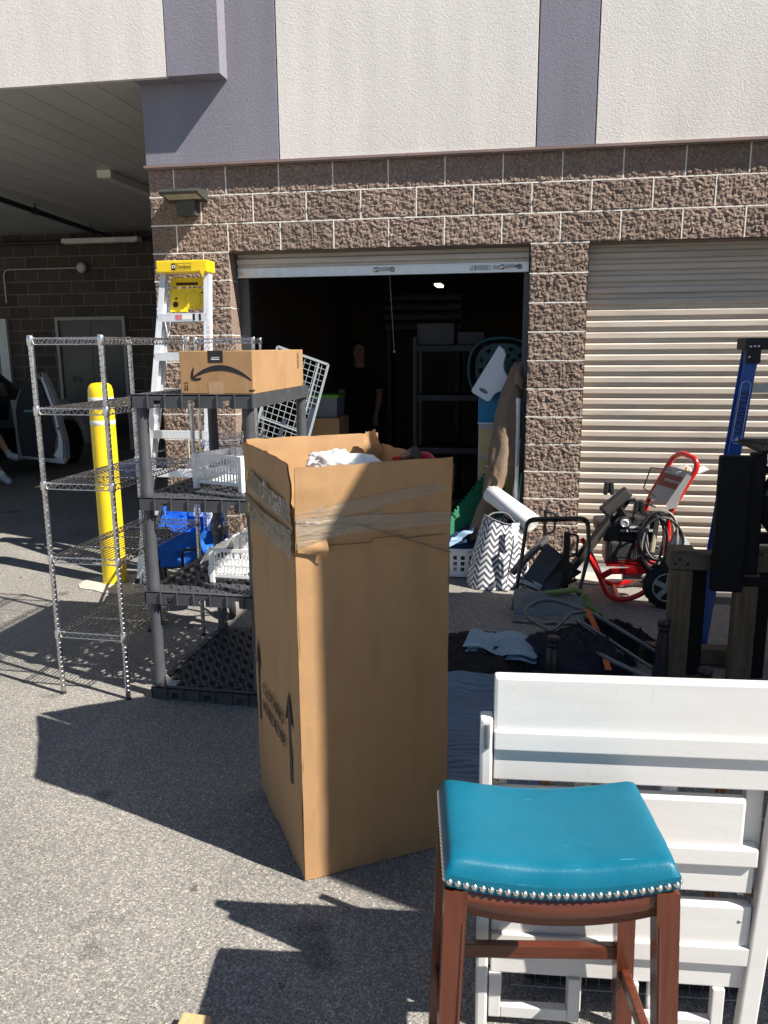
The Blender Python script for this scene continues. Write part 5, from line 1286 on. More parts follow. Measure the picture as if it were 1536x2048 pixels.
b = MB(); b.grid(lambda u, v: (2.61+.10*u+.02*math.sin(v*4), -.97-.10*u-.05*math.sin(v*5), .012+.17*(1-abs(2*u-1)*.4)*v), 8, 8); b.grid(lambda u, v: (2.64+.11*u, -1.03+.03*math.sin(v*6), .010+.14*v*(1-.5*u)), 8, 8); wp(b, 'side_fabric', cgr, ch)

# ------------------------------------------------------------------ chevron tote bag
def chevron_mat():
    m_ = bpy.data.materials.new('chevron_cloth'); m_.use_nodes = True; t = m_.node_tree; N = t.nodes; L = t.links
    bs_ = N['Principled BSDF']; bs_.inputs['Roughness'].default_value = .8
    uv = N.new('ShaderNodeUVMap'); sp = N.new('ShaderNodeSeparateXYZ'); L.new(uv.outputs[0], sp.inputs[0])
    def mth(op, a, b_=None, c_=None):
        k = N.new('ShaderNodeMath'); k.operation = op
        for i, q in enumerate((a, b_, c_)):
            if q is None: continue
            if isinstance(q, (int, float)): k.inputs[i].default_value = q
            else: L.new(q, k.inputs[i])
        return k.outputs[0]
    x = mth('MULTIPLY', sp.outputs[0], 23.0); tri = mth('PINGPONG', x, 1.0); z = mth('MULTIPLY', sp.outputs[1], 21.0)
    s = mth('ADD', z, mth('MULTIPLY', tri, 1.0)); fr_ = mth('FRACT', s); g = mth('GREATER_THAN', fr_, .52)
    mx = N.new('ShaderNodeMix'); mx.data_type = 'RGBA'; mx.inputs[6].default_value = (.74, .74, .75, 1); mx.inputs[7].default_value = (.10, .105, .125, 1); L.new(g, mx.inputs[0]); L.new(mx.outputs[2], bs_.inputs['Base Color'])
    return m_
chm = chevron_mat()
tb = thing('tote_bag', 'white tote bag with grey chevron pattern beside the white laundry basket', 'bag', (2.06, -.24, 0))
def tote_mesh():
    nu, nv = 60, 18; vs = []; fs = []; uvs = []
    for j in range(nv+1):
        v = j/nv
        for i in range(nu+1):
            u = i/nu; a = 2*math.pi*u
            hx = .185+.035*math.cos(v*2.4)-.02*v; hy = .17-.06*v
            cx_, sx2 = math.cos(a), math.sin(a); k = (abs(cx_)**3.2+abs(sx2)**3.2)**(-1/3.2)
            x = hx*k*cx_; y = hy*k*sx2; r_ = Matrix.Rotation(R(18), 2) @ Vector((x, y))
            zt = .50-.05*(r_.x/.2)*0+.03*math.sin(a*2+1)*v; z = .004+(zt)*v
            o_ = .010*fbm((cx_*2, sx2*2, v*3), 1.5, 3)*min(1, v*4)
            vs.append((r_.x*(1+o_*4)-.0*v+.03*v, r_.y*(1+o_*4), z)); uvs.append((u*1.35*1.0, v*.52))
    for j in range(nv):
        for i in range(nu): fs.append((j*(nu+1)+i, j*(nu+1)+i+1, (j+1)*(nu+1)+i+1, (j+1)*(nu+1)+i))
    me = bpy.data.meshes.new('bag_body'); me.from_pydata(vs, [], fs); me.update(); ul = me.uv_layers.new(name='UVMap')
    for p_ in me.polygons:
        p_.use_smooth = True
        for li in p_.loop_indices: ul.data[li].uv = uvs[me.loops[li].vertex_index]
    me.materials.append(chm); return me, vs
tm_, tvs = tote_mesh(); inst(tm_, 'bag_body', tb, (0, 0, 0))
rim = tvs[-61:-1]; b = MB(); b.tube(rim, .006, 6, closed=True); b.build('rim_piping', mat('grey_piping', (.13, .135, .15), .8), tb)
b = MB(); b.add([(v[0]*.985, v[1]*.985, v[2]-.055+.02*math.sin(i*.9)) for i, v in enumerate(rim)], [tuple(range(60))]); b.build('contents', bkc, tb)
b = MB(); b.grid(lambda u, v: (.10+.045*u, -.165+.02*u-.012*math.sin(v*3), .50-.15*v), 4, 8); b.tube([(.12, -.18, .42), (.105, -.195, .30), (.085, -.20, .16), (.075, -.205, .06)], .006, 6); b.build('strap', mat('white_strap', (.74, .74, .74), .7), tb)
b = MB(); b.tube(rounded([(-.10, -.10, .47), (-.06, -.02, .60-.06), (.06, .02, .60-.06), (.12, -.06, .48)], .05), .007, 6); b.build('handle', MATS['grey_piping'], tb)

# white laundry basket with blue cloth
lb = thing('laundry_basket', 'white laundry basket with oval holes holding dark blue cloth', 'basket', (1.74, .05, .012))
b = MB(); holes = []
def lbw(u, v):
    a = 2*math.pi*u; k = (abs(math.cos(a))**4+abs(math.sin(a))**4)**(-.25); s_ = .88+.12*v
    return (.165*k*math.cos(a)*s_, .22*k*math.sin(a)*s_, .215*v)
nu, nv = 72, 14; vs = [lbw(i/nu, j/nv) for j in range(nv+1) for i in range(nu)]; fs = []
for j in range(nv):
    for i in range(nu):
        hole = (j in (3, 4, 6, 7, 9, 10)) and (i % 4 in (1, 2))
        if not hole: fs.append((j*nu+i, j*nu+(i+1) % nu, (j+1)*nu+(i+1) % nu, (j+1)*nu+i))
b.add(vs, fs, True); b.add(vs[:nu], [tuple(range(nu))[::-1]]); b.build('basket_body', wpl, lb)
b = MB(); b.tube([lbw(i/40, 1) for i in range(40)], .011, 8, closed=True); b.build('rim', wpl, lb)
dbl = mat('dark_blue_cloth', (.010, .030, .085), .85, var=.25, scale=6, bump=.3, bscale=60)
def mound(u, v):
    a = 2*math.pi*u; r = 1-v*.999
    return (1.76+.17*r*math.cos(a)+.04*v, .06+.22*r*math.sin(a)+.06*v, .205+.17*(1-r**1.7)*(1+.3*fbm((math.cos(a)*r, math.sin(a)*r, 1), 3, 3)))
b = MB(); b.grid(mound, 36, 12); tag(b.build('folded_tarp', dbl), 'dark blue folded cloth heaped in the white laundry basket', 'cloth')
b = MB(); b.grid(lambda u, v: (1.69+.17*u+.02*v, -.10-.02*u+.07*v, .262+.085*u+.04*v+.008*math.sin(u*9+v*4)), 14, 8); b.grid(lambda u, v: (1.69+.10*u, -.12+.02*v, .238+.05*u+.03*v), 8, 4)
tag(b.build('paper_sheet', mat('pale_blue_sheet', (.34, .50, .66), .6)), 'pale blue sheets lying on the dark blue cloth in the basket', 'paper')

# white roll lying across
rl = thing('white_roll', 'fat white roll lying across the chevron bag towards the pillar', 'roll', (2.15, -.12, .55))
p0, p1 = Vector((1.985, .02, .640)), Vector((2.305, -.28, .475)); ax = (p1-p0).normalized()
b = MB(); L_ = (p1-p0).length; b.lathe([(.060, 0), (.0695, .003), (.070, L_-.003), (.066, L_)], 30, p0, ax); wp(b, 'roll_body', mat('roll_white', (.78, .78, .77), .6, var=.03), rl)
b = MB()
for k in range(5): b.torus(p1+ax*.0008, .012+.011*k, .0012, ax, 24, 4)
wp(b, 'roll_end', mat('roll_layers', (.58, .58, .56), .7), rl)
# ------------------------------------------------------------------ things just inside the open unit
# brown paper wrapped pole
pp = thing('paper_wrapped_bundle', 'long bundle wrapped in crumpled brown paper leaning on the right door jamb', 'bundle', (2.0, .12, .1))
kraft = mat('kraft_paper', (.20, .14, .095), .8, var=.12, scale=8, bump=.5, bscale=25)
cen = [(1.90, .00, .28), (1.94, .02, .44), (1.985, .04, .60), (2.02, .06, .72), (2.07, .10, .95), (2.10, .14, 1.20), (2.13, .18, 1.42), (2.17, .22, 1.55), (2.19, .235, 1.60)]
rad = [.085, .080, .052, .078, .098, .092, .072, .052, .03]
b = MB(); nn_ = 40; rings = []
cs = []
for i in range(len(cen)-1):
    for k in range(6):
        t = k/6; cs.append((Vector(cen[i]).lerp(Vector(cen[i+1]), t), rad[i]*(1-t)+rad[i+1]*t))
cs.append((Vector(cen[-1]), rad[-1])); vs = []; fs = []
for j, (q, r) in enumerate(cs):
    for i in range(nn_):
        a = 2*math.pi*i/nn_; k = r*(1+.13*fbm((math.cos(a)*1.5, math.sin(a)*1.5, q.z*5), 1.6, 4)+.05*math.sin(a*5+q.z*9)+.06*abs(fbm((a*2, q.z*14, 2), 1, 3)))
        vs.append((q.x+k*math.cos(a), q.y+k*math.sin(a)*.8, q.z+.02*math.sin(a*3)))
m_ = len(cs)
for j in range(m_-1):
    for i in range(nn_): fs.append((j*nn_+i, j*nn_+(i+1) % nn_, (j+1)*nn_+(i+1) % nn_, (j+1)*nn_+i))
fs += [tuple(range(nn_))[::-1], tuple(range((m_-1)*nn_, m_*nn_))]
b.add(vs, fs, True); wp(b, 'wrapping', kraft, pp)
b = MB(); b.grid(lambda u, v: (1.985+.05*u-.04*v+.02*math.sin(v*6), -.035-.02*u, .70+.16*v+.012*fbm((u*4, v*4, 0), 2, 3)), 6, 10); wp(b, 'torn_paper', kraft, pp)
b = MB(); b.grid(lambda u, v: (2.14+.07*u, .12-.015*math.sin(u*3), 1.43+.09*v+.02*math.sin(u*5)), 8, 8); wp(b, 'paper_fold', kraft, pp)
# white panel with a curved cut-out and an oval hole
wn = thing('white_plastic_panel', 'white plastic panel with a curved cut-out and oval hole leaning tilted in the unit', 'panel', (2.0, .36, 1.5))
ang = R(-30); ux = Vector((math.cos(ang), 0, math.sin(ang))); uz = Vector((-math.sin(ang), .10, math.cos(ang))).normalized()
out = [(-.070, -.205), (.060, -.205), (.078, -.190), (.082, -.13), (.105, -.09), (.14, -.075)]
out += [(.14, .03)]+[(.14-.135*math.sin(t), .165-.135*math.cos(t)) for t in [math.pi/2*i/8 for i in range(1, 8)]]+[(.0, .17), (-.03, .195), (-.080, .205), (-.088, -.19)]
oo = Vector((1.985, .36, 1.515))
wpn = mat('panel_white', (.66, .68, .70), .5, var=.03)
b = MB(); b.prism(out, oo, ux, uz, .016); b.prism([(x+.012, y+.020) for x, y in out if y > -.05], oo+Vector((.0, .02, .012)), ux, uz, -.02) if False else None
pn = wp(b, 'panel_body', wpn, wn)
b = MB(); b.prism([(.038*math.cos(2*math.pi*i/24)-.005, .015*math.sin(2*math.pi*i/24)-.150) for i in range(24)], oo+ux.cross(uz)*.0162, ux, uz, .001); b.build('oval_hole', mat('hole_grey', (.12, .125, .135), .6), pn)
b = MB()
for x, y in ((-.06, .15), (-.02, -.02), (-.06, -.175), (.05, -.18)): b.lathe([(.0035, 0), (.0035, .001)], 8, oo+ux*x+uz*y+ux.cross(uz)*.0162, ux.cross(uz))
b.build('screw', mat('screw_grey', (.35, .36, .38), .5), pn)
b = MB(); b.prism([(x*.97+.006, y*.97+.014) for x, y in out], oo+ux.cross(uz)*-.030, ux, uz, -.008); wp(b, 'panel_rear', mat('panel_grey2', (.42, .44, .46), .5), wn)
# teal laundry basket standing on end
tq = thing('teal_basket', 'dark teal plastic basket with holes lying on its side high in the unit', 'basket', (2.03, .72, 1.30))
tm = mat('teal_plastic', (.006, .055, .07), .45, var=.1)
b = MB(); nu, nv = 60, 12
def tbf(u, v):
    a = 2*math.pi*u; k = (abs(math.cos(a))**2.6+abs(math.sin(a))**2.6)**(-1/2.6); s_ = 1-.14*v
    return (.265*k*math.cos(a)*s_, .28*v, .25+.245*k*math.sin(a)*s_)
vs = [tbf(i/nu, j/nv) for j in range(nv+1) for i in range(nu)]; fs = []
for j in range(nv):
    for i in range(nu):
        if not (j in (3, 5, 7, 9) and i % 4 in (0, 1)): fs.append((j*nu+i, j*nu+(i+1) % nu, (j+1)*nu+(i+1) % nu, (j+1)*nu+i))
b.add(vs, fs, True)
base = [tbf(i/nu, 1) for i in range(nu)]; bq = [(x*.98, .20, .25+(z-.25)*.98) for x, y, z in base]
b.build('basket_wall', tm, tq)
b = MB(); cx_, cz_ = 0, .25; fs = []; vs = []
rs = [1, .86, .72, .58, .44, .3, .16, .0]
for r in rs:
    for i in range(nu): vs.append((base[i][0]*.96*r, .10+.0*r, .25+(base[i][2]-.25)*.96*r))
for j in range(len(rs)-1):
    for i in range(nu):
        if not (j in (1, 3) and i % 5 in (0, 1)): fs.append((j*nu+i, j*nu+(i+1) % nu, (j+1)*nu+(i+1) % nu, (j+1)*nu+i))
b.add(vs, fs, True); b.build('basket_floor', tm, tq)
b = MB(); b.tube([tbf(i/nu, 0) for i in range(nu)], .013, 8, closed=True); b.build('rim', tm, tq)
# blue carton on a yellow patterned cabinet
b = MB(); b.bbox((2.02, .55, 1.275), (.31, .30, .275), .004); bx = tag(b.build('blue_box', mat('blue_box', (.012, .17, .34), .6, var=.10, scale=25)), 'bright blue box standing on the yellow patterned cabinet in the unit', 'box')
cb = thing('patterned_cabinet', 'pale cabinet with yellow panels standing behind the paper-wrapped bundle', 'cabinet', (2.02, .55, .012))
b = MB(); b.bbox((0, 0, .56), (.30, .32, 1.10), .005); b.build('cabinet_body', mat('cabinet_pale', (.36, .34, .36), .6), cb)
for k, (z0, z1, cols) in enumerate(((.86, 1.08, 2), (.70, .84, 1), (.54, .68, 1), (.30, .52, 2), (.06, .28, 2))):
    for c_ in range(cols):
        x0 = -.142+.284/cols*c_+.006; x1 = -.142+.284/cols*(c_+1)-.006
        b = MB(); b.bbox(((x0+x1)/2, -.163, (z0+z1)/2), (x1-x0, .008, z1-z0-.012), .003); b.build('panel', mat('pale_yellow', (.46, .38, .17), .6, var=.08, scale=20), cb)
b = MB(); b.bbox((0, 0, 1.118), (.315, .335, .014), .003); b.build('cabinet_top', mat('cabinet_edge', (.50, .55, .60), .5), cb)
# white pole and glass sheets at the jamb
b = MB(); b.tube([(2.185, .03, .35), (2.178, .10, 1.32)], .016, 12); b.lathe([(.017, 0), (.019, .01), (.019, .03), (.012, .04)], 12, (2.178, .10, 1.31)); tag(b.build('white_pole', mat('white_tube', (.66, .66, .65), .4)), 'white pole leaning on the right jamb of the open doorway', 'pole')
b = MB(); b.bbox((2.155, .20, .55), (.012, .30, 1.0), .002, (0, R(5), 0)); tag(b.build('grey_board', mat('grey_board', (.22, .26, .27), .35)), 'narrow grey green board leaning against the right jamb', 'board')
b = MB(); b.bbox((2.19, .16, .40), (.010, .24, .78), .002, (0, R(4), 0)); tag(b.build('green_board', mat('green_glass', (.02, .16, .13), .2)), 'dark green sheet standing beside the white pole', 'board')
# green interlocking foam mat leaning, toothed edge
fm = MB(); e0, e1 = Vector((1.60, -.02, .33)), Vector((1.985, .30, .80)); dn = Vector((.30, -.08, -.50)).normalized()
ed = (e1-e0); n = 20; top = []
for i in range(n):
    a, c = i/n, (i+.5)/n; o_ = -dn*.014
    top += [e0+ed*a, e0+ed*a+o_, e0+ed*c+o_, e0+ed*c]
top.append(e1); bot = [e1+dn*.42, e0+dn*.42]
poly = top+bot; nrm = ed.cross(dn).normalized()*.014; k = len(poly)
fm.add([tuple(q) for q in poly]+[tuple(q+nrm) for q in poly], [tuple(range(k)), tuple(range(2*k-1, k-1, -1))]+[(i, k+i, k+(i+1) % k, (i+1) % k) for i in range(k)])
tag(fm.build('foam_mat', mat('green_foam', (.008, .14, .060), .8, var=.10, scale=12)), 'green foam floor mat with a toothed edge leaning in the doorway', 'mat')
b = MB(); b.beam((1.93, .34, .02), (2.0, .50, .78), .05, .02); b.beam((1.86, .36, .02), (1.97, .52, .70), .05, .02); tag(b.build('wood_plank', mat('plank_brown', (.16, .095, .05), .7)), 'brown planks leaning beside the pale cabinet', 'planks')
# dark shelving in the middle of the unit
ds = thing('dark_shelving', 'dark metal shelving unit standing inside the storage unit', 'shelving', (1.55, 1.5, .012))
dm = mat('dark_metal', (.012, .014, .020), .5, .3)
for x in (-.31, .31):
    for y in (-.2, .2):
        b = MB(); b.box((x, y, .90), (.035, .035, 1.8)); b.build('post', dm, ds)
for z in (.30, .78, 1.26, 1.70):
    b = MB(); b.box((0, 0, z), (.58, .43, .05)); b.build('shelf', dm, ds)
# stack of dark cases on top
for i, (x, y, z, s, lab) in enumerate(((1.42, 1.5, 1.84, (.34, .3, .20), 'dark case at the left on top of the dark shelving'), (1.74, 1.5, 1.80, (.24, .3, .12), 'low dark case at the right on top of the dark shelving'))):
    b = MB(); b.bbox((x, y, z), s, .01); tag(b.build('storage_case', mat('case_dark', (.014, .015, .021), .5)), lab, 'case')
# wardrobe carton and green-lidded tote at the left
b = MB(); wr = thing('brown_carton', 'brown carton lettered on its side under the green-lidded tote', 'box', (.44, 1.0, .012))
b.bbox((0, 0, .56), (.40, .40, 1.10), .004); b.build('box_body', card, wr)
text_part('lettering', 'WARDROBE', .075, mat('ink_dark', (.06, .045, .03), .8), wr, frame((-.0, -.2012, .90), (1, 0, 0), (0, 0, 1)), sx=.8)
gt = thing('storage_tote', 'grey storage tote with a green lid on the brown carton', 'tote', (.47, 1.02, 1.125))
b = MB(); b.box((0, 0, .085), (.26, .30, .17), taper=1.08); b.build('tote_body', mat('tote_grey', (.16, .17, .19), .5), gt)
b = MB(); b.bbox((0, 0, .183), (.31, .35, .028), .010); b.build('lid', mat('lime_lid', (.10, .30, .02), .5), gt)
# lit strip lamp on the unit ceiling, racked boards near the ceiling
il = thing('unit_lamp', 'small lit lamp under the ceiling inside the storage unit', 'lamp', (1.16, 4.15, 2.46))
b = MB(); b.bbox((0, 0, .03), (.13, .55, .04), .006); b.build('housing', dm, il)
b = MB(); b.bbox((0, -.02, 0), (.075, .36, .03), .006); b.build('tube', mat('lit_tube', (.8, .78, .6), .5, emit=(1.0, .92, .70, 2.0)), il)
b = MB(); b.tube([(0, 0, .05), (0, 0, .59)], .01, 6); b.build('hanger', dm, il)
b = MB()
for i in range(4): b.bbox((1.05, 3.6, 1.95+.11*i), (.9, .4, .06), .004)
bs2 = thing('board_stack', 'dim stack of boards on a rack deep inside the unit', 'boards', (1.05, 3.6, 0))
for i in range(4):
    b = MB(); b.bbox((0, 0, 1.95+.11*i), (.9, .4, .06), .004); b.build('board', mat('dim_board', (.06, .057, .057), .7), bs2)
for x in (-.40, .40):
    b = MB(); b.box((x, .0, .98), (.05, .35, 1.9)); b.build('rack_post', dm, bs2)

# ------------------------------------------------------------------ people
def body(name, joints, bones, m_, root='pelvis'):
    names = list(joints); me = bpy.data.meshes.new(name); idx = {k: i for i, k in enumerate(names)}
    me.from_pydata([joints[k][0] for k in names], [(idx[a], idx[c]) for a, c in bones], [])
    o = bpy.data.objects.new(name, me); COL.objects.link(o)
    sk = o.modifiers.new('skin', 'SKIN'); sk.use_smooth_shade = True
    sv = me.skin_vertices[0].data
    for k in names: sv[idx[k]].radius = joints[k][1] if isinstance(joints[k][1], tuple) else (joints[k][1], joints[k][1]); sv[idx[k]].use_root = (k == root)
    sb_ = o.modifiers.new('sub', 'SUBSURF'); sb_.levels = 2; sb_.render_levels = 2
    bpy.context.view_layer.update()
    dg = bpy.context.evaluated_depsgraph_get(); m2 = bpy.data.meshes.new_from_object(o.evaluated_get(dg)); bpy.data.objects.remove(o)
    for p_ in m2.polygons: p_.use_smooth = True
    m2.materials.clear()
    for q in (m_ if isinstance(m_, (list, tuple)) else [m_]): m2.materials.append(q)
    return m2
skin = mat('skin', (.46, .24, .16), .55, var=.06, scale=20)
def paint(me, fn):
    for p_ in me.polygons: p_.material_index = fn(p_.center)
def shell_part(me, name, parent, loc, m_, pick, off):
    """clothing: the chosen faces of the body pushed outwards by off"""
    bm = bmesh.new(); bm.from_mesh(me); bm.normal_update()
    dead = [f for f in bm.faces if not pick(f.calc_center_median())]; bmesh.ops.delete(bm, geom=dead, context='FACES')
    left = set(bm.verts); best = []
    while left:                     # keep only the largest connected piece
        st_ = [left.pop()]; comp = list(st_)
        while st_:
            q = st_.pop()
            for e in q.link_edges:
                o2 = e.other_vert(q)
                if o2 in left: left.discard(o2); st_.append(o2); comp.append(o2)
        if len(comp) > len(best): best = comp
    keep = set(best); bmesh.ops.delete(bm, geom=[v for v in bm.verts if v not in keep], context='VERTS')
    for v in bm.verts: v.co += v.normal*off
    m2 = bpy.data.meshes.new(name); bm.to_mesh(m2); bm.free(); m2.materials.clear(); m2.materials.append(m_)
    for p_ in m2.polygons: p_.use_smooth = True; p_.material_index = 0
    o = bpy.data.objects.new(name, m2); COL.objects.link(o); o.parent = parent; o.location = loc; return o
def face_bits(root, c, fwd, hair_m):
    """nose, eyes, ears and hair on a head centred at c, looking along fwd"""
    c = Vector(c); f = Vector(fwd).normalized(); s = f.cross(Vector((0, 0, 1))).normalized()
    b = MB()
    for i in range(13):
        pass
    b.grid(lambda u, v: tuple(c+Vector((0, 0, .03))+(f*math.cos(2*math.pi*u)+s*math.sin(2*math.pi*u))*(.092*math.sin(math.pi*.5*v))*(1 if math.cos(2*math.pi*u) < .55 else .93)+Vector((0, 0, .098*math.cos(math.pi*.5*v)))-f*.012), 24, 8); b.build('hair', hair_m, root)
def stand_person():
    p_ = thing('person', 'person in dark clothes standing in the shadow inside the unit', 'person', (.20, 3.9, .012))
    J = {'pelvis': ((0, 0, .95), (.15, .11)), 'waist': ((0, 0, 1.10), (.135, .10)), 'chest': ((0, 0, 1.30), (.165, .115)), 'neckb': ((0, 0, 1.46), (.075, .065)), 'neck': ((0, -.01, 1.53), .056), 'jaw': ((0, -.025, 1.60), (.062, .075)), 'head': ((0, -.01, 1.69), (.076, .094)), 'crown': ((0, 0, 1.77), (.06, .072)), 'nose': ((0, -.112, 1.655), .012)}
    Bn = [('pelvis', 'waist'), ('waist', 'chest'), ('chest', 'neckb'), ('neckb', 'neck'), ('neck', 'jaw'), ('jaw', 'head'), ('head', 'crown'), ('jaw', 'nose')]
    for s, n_ in ((-1, 'l'), (1, 'r')):
        J.update({n_+'sh': ((s*.185, 0, 1.42), .062), n_+'el': ((s*.25, .02, 1.14), .044), n_+'wr': ((s*.23, -.10, .92), .030), n_+'ha': ((s*.22, -.13, .84), (.036, .020)), n_+'hp': ((s*.095, 0, .88), .088), n_+'kn': ((s*.11, -.01, .50), .060), n_+'an': ((s*.12, .02, .09), .042), n_+'to': ((s*.14, -.15, .035), (.042, .032))})
        Bn += [('chest', n_+'sh'), (n_+'sh', n_+'el'), (n_+'el', n_+'wr'), (n_+'wr', n_+'ha'), ('pelvis', n_+'hp'), (n_+'hp', n_+'kn'), (n_+'kn', n_+'an'), (n_+'an', n_+'to')]
        for k in range(4):
            fx = s*(.20+.016*k); J[n_+'f%d' % k] = ((fx, -.142, .79), .0095); J[n_+'g%d' % k] = ((fx-.004*s, -.135, .755-.006*(k in (0, 3))), .008); Bn += [(n_+'ha', n_+'f%d' % k), (n_+'f%d' % k, n_+'g%d' % k)]
        J[n_+'th'] = ((s*.185, -.165, .825), .0105); Bn.append((n_+'ha', n_+'th'))
    me = body('body', J, Bn, skin); inst(me, 'body', p_, (0, 0, 0))
    dk_ = mat('dark_clothes', (.014, .014, .017), .9, var=.2)
    shell_part(me, 'shirt', p_, (0, 0, 0), dk_, lambda c: .93 < c.z < 1.47 and (abs(c.x) < .19 or c.z > 1.2), .012)
    shell_part(me, 'trousers', p_, (0, 0, 0), mat('dark_trousers', (.012, .013, .018), .9), lambda c: .10 < c.z < .97 and abs(c.x) < .185, .010)
    for s in (-1, 1): shell_part(me, 'shoe', p_, (0, 0, 0), MATS['black_rubber'], lambda c, s=s: c.z < .105 and c.x*s > 0, .006)
    face_bits(p_, (0, -.0, 1.70), (0, -1, 0), mat('dark_hair', (.012, .009, .007), .7))
    for s in (-1, 1):
        b = MB(); b.lathe([(.003, -.008), (.011, -.003), (.011, .003), (.003, .006)], 10, (s*.032, -.096, 1.69), (0, -1, 0)); b.build('eye', mat('eye', (.10, .08, .07), .3), p_)
    b = MB(); b.tube([(-.024, -.098, 1.612), (0, -.106, 1.610), (.024, -.098, 1.612)], .005, 6); b.build('mouth', mat('lips', (.30, .10, .08), .5), p_)
stand_person()

# ------------------------------------------------------------------ white car with an open door in the carport
vc = thing('white_car', 'white car with its door swung open parked in the carport', 'car', (-5.45, 3.77, 0), R(-90))
bpy.context.view_layer.update()
def wr_(b, name, m_, root):
    o = b.build(name, m_, root); o.matrix_parent_inverse = root.matrix_world.inverted(); return o
cw_ = mat('car_white', (.68, .70, .73), .22, var=.02, coat=.6); cdk = mat('car_dark', (.010, .012, .018), .55); cgl = mat('car_glass', (.02, .024, .03), .08)
def car_sec(x):   # body outline in y/z for station x (nose at negative x); returns half width, hood height
    return None
def lerp_tab(tab, x):
    for (x0, *a), (x1, *c) in zip(tab, tab[1:]):
        if x <= x1: t = max(0, (x-x0)/(x1-x0)); return [p+(q-p)*t for p, q in zip(a, c)]
    return list(tab[-1][1:])
tab = [(-2.3, .60, .55, .55, .55), (-2.2, .84, .72, .60, .72), (-1.4, .92, .98, .70, .98), (-.75, .93, 1.02, .72, 1.05), (-.1, .93, 1.06, .66, 1.52), (.9, .93, 1.07, .66, 1.60), (1.7, .92, 1.07, .64, 1.54), (2.15, .88, 1.02, .58, 1.12), (2.3, .70, .80, .55, .82)]
b = MB(); secs = []
xs = [-2.3+4.6*i/46 for i in range(47)]
for x in xs:
    hw, belt, tw, roof = lerp_tab(tab, x); arch = 0
    for wx in (-1.42, 1.38):
        d_ = abs(x-wx)
        if d_ < .40: arch = max(arch, math.sqrt(.40**2-d_**2))
    zb = max(.24, .34+arch-.02) if arch else .24
    zb = min(zb, belt-.15)
    pr = [(hw*.94, zb), (hw, zb+.12*(belt-zb)), (hw*1.0, zb+.55*(belt-zb)), (hw*.97, belt), (hw*.97*.5+tw*.5+.04, (belt+roof)/2), (tw, roof-.05 if roof > belt+.1 else roof), (tw*.8, roof), (0, roof+.02)]
    sec = [(x, y, z) for y, z in pr]+[(x, -y, z) for y, z in pr[::-1][1:]]; secs.append(sec)
k = len(secs[0]); vs = [v for s in secs for v in s]; fs = []
doorx = (.02, 1.02)
for i in range(len(secs)-1):
    xm = (xs[i]+xs[i+1])/2
    for j in range(k-1):
        side_pos = j >= k//2+2
        if doorx[0] < xm < doorx[1] and j < 4: continue        # door opening on the passenger side
        win = j in (3, 4, k-1-4, k-1-5) and -.55 < xm < 1.95
        b.cur = 1 if win else 0
        fs = [(i*k+j, (i+1)*k+j, (i+1)*k+j+1, i*k+j+1)]
        b.add([], []); o0 = 0
        b.f.append(fs[0]); b.sm.append(True); b.mi.append(b.cur)
b.v = [tuple(v) for v in vs]
b.build('car_body', [cw_, cgl], vc)
b = MB(); b.mm((-2.15, -.80, .26), (2.15, .80, .46)); b.mm((-.2, -.78, .46), (1.9, .70, .55)); b.build('floor_pan', cdk, vc)
for y in (-.38, .36):
    b = MB(); b.bbox((.75, y, .68), (.50, .50, .22), .05); b.bbox((1.02, y, 1.02), (.16, .48, .62), .06, (0, R(12), 0)); b.bbox((1.10, y, 1.40), (.10, .26, .18), .04); b.build('seat', mat('seat_dark', (.02, .022, .03), .8), vc)
b = MB(); b.bbox((-.05, 0, .90), (.36, 1.45, .26), .06); b.torus((.25, .36, .98), .17, .016, (-.9, 0, .5), 24, 8); b.build('dashboard', cdk, vc)
for wx in (-1.42, 1.38):
    for y in (-.80, .80):
        b = MB(); b.lathe([(.20, -.10), (.31, -.095), (.335, -.07), (.335, .07), (.31, .095), (.20, .10)], 32, (wx, y, .335), (0, 1, 0)); q = b.build('wheel', MATS['tyre'], vc)
        b = MB(); b.lathe([(.205, -.07), (.22, -.098), (.20, -.09), (.18, -.05), (.06, -.07), (.02, -.085)], 28, (wx, y, .335), (0, 1 if y < 0 else -1, 0)); b.build('rim', mat('alloy', (.45, .46, .48), .35, .8), q)
for y in (-.62, .62):
    b = MB(); b.bbox((-2.18, y, .74), (.20, .34, .13), .04); b.build('headlight', mat('lamp_clear', (.5, .52, .55), .1), vc)
    b = MB(); b.bbox((2.20, y*1.05, .90), (.14, .26, .20), .04); b.build('tail_light', mat('lamp_red', (.30, .01, .01), .2), vc)
# open door: hinge at x=1.02?  swung out towards the camera side
da = R(4); dx_ = Vector((math.cos(da), math.sin(da), 0)); dyy = Vector((-math.sin(da), math.cos(da), 0))
DP = Vector((-4.42, 3.66, 0))      # world coordinates: the hinge side
def dq(x, z, y=0): return DP+dx_*x+dyy*y+Vector((0, 0, z))
outl = [(.02, .30), (.60, .22), (.66, .30), (.66, .55), (.62, .74), (.60, .95), (.56, 1.10), (.50, 1.28), (.43, 1.42), (.36, 1.43), (.24, 1.38), (.12, 1.26), (.03, 1.08), (.0, .92), (.0, .55)]
b = MB(); n = len(outl); A_ = [dq(x, z, 0) for x, z in outl]; B_ = [dq(x, z, .10) for x, z in outl]
b.add(A_+B_, [tuple(range(n, 2*n))]+[(i, (i+1) % n, n+(i+1) % n, n+i) for i in range(n)]); dob = wr_(b, 'door', cw_, vc)
inn = [(.05, .33), (.46, .30), (.50, .42), (.53, .62), (.50, .82), (.48, 1.0), (.43, 1.18), (.38, 1.34), (.33, 1.38), (.24, 1.33), (.14, 1.22), (.06, 1.06), (.03, .92), (.03, .55)]
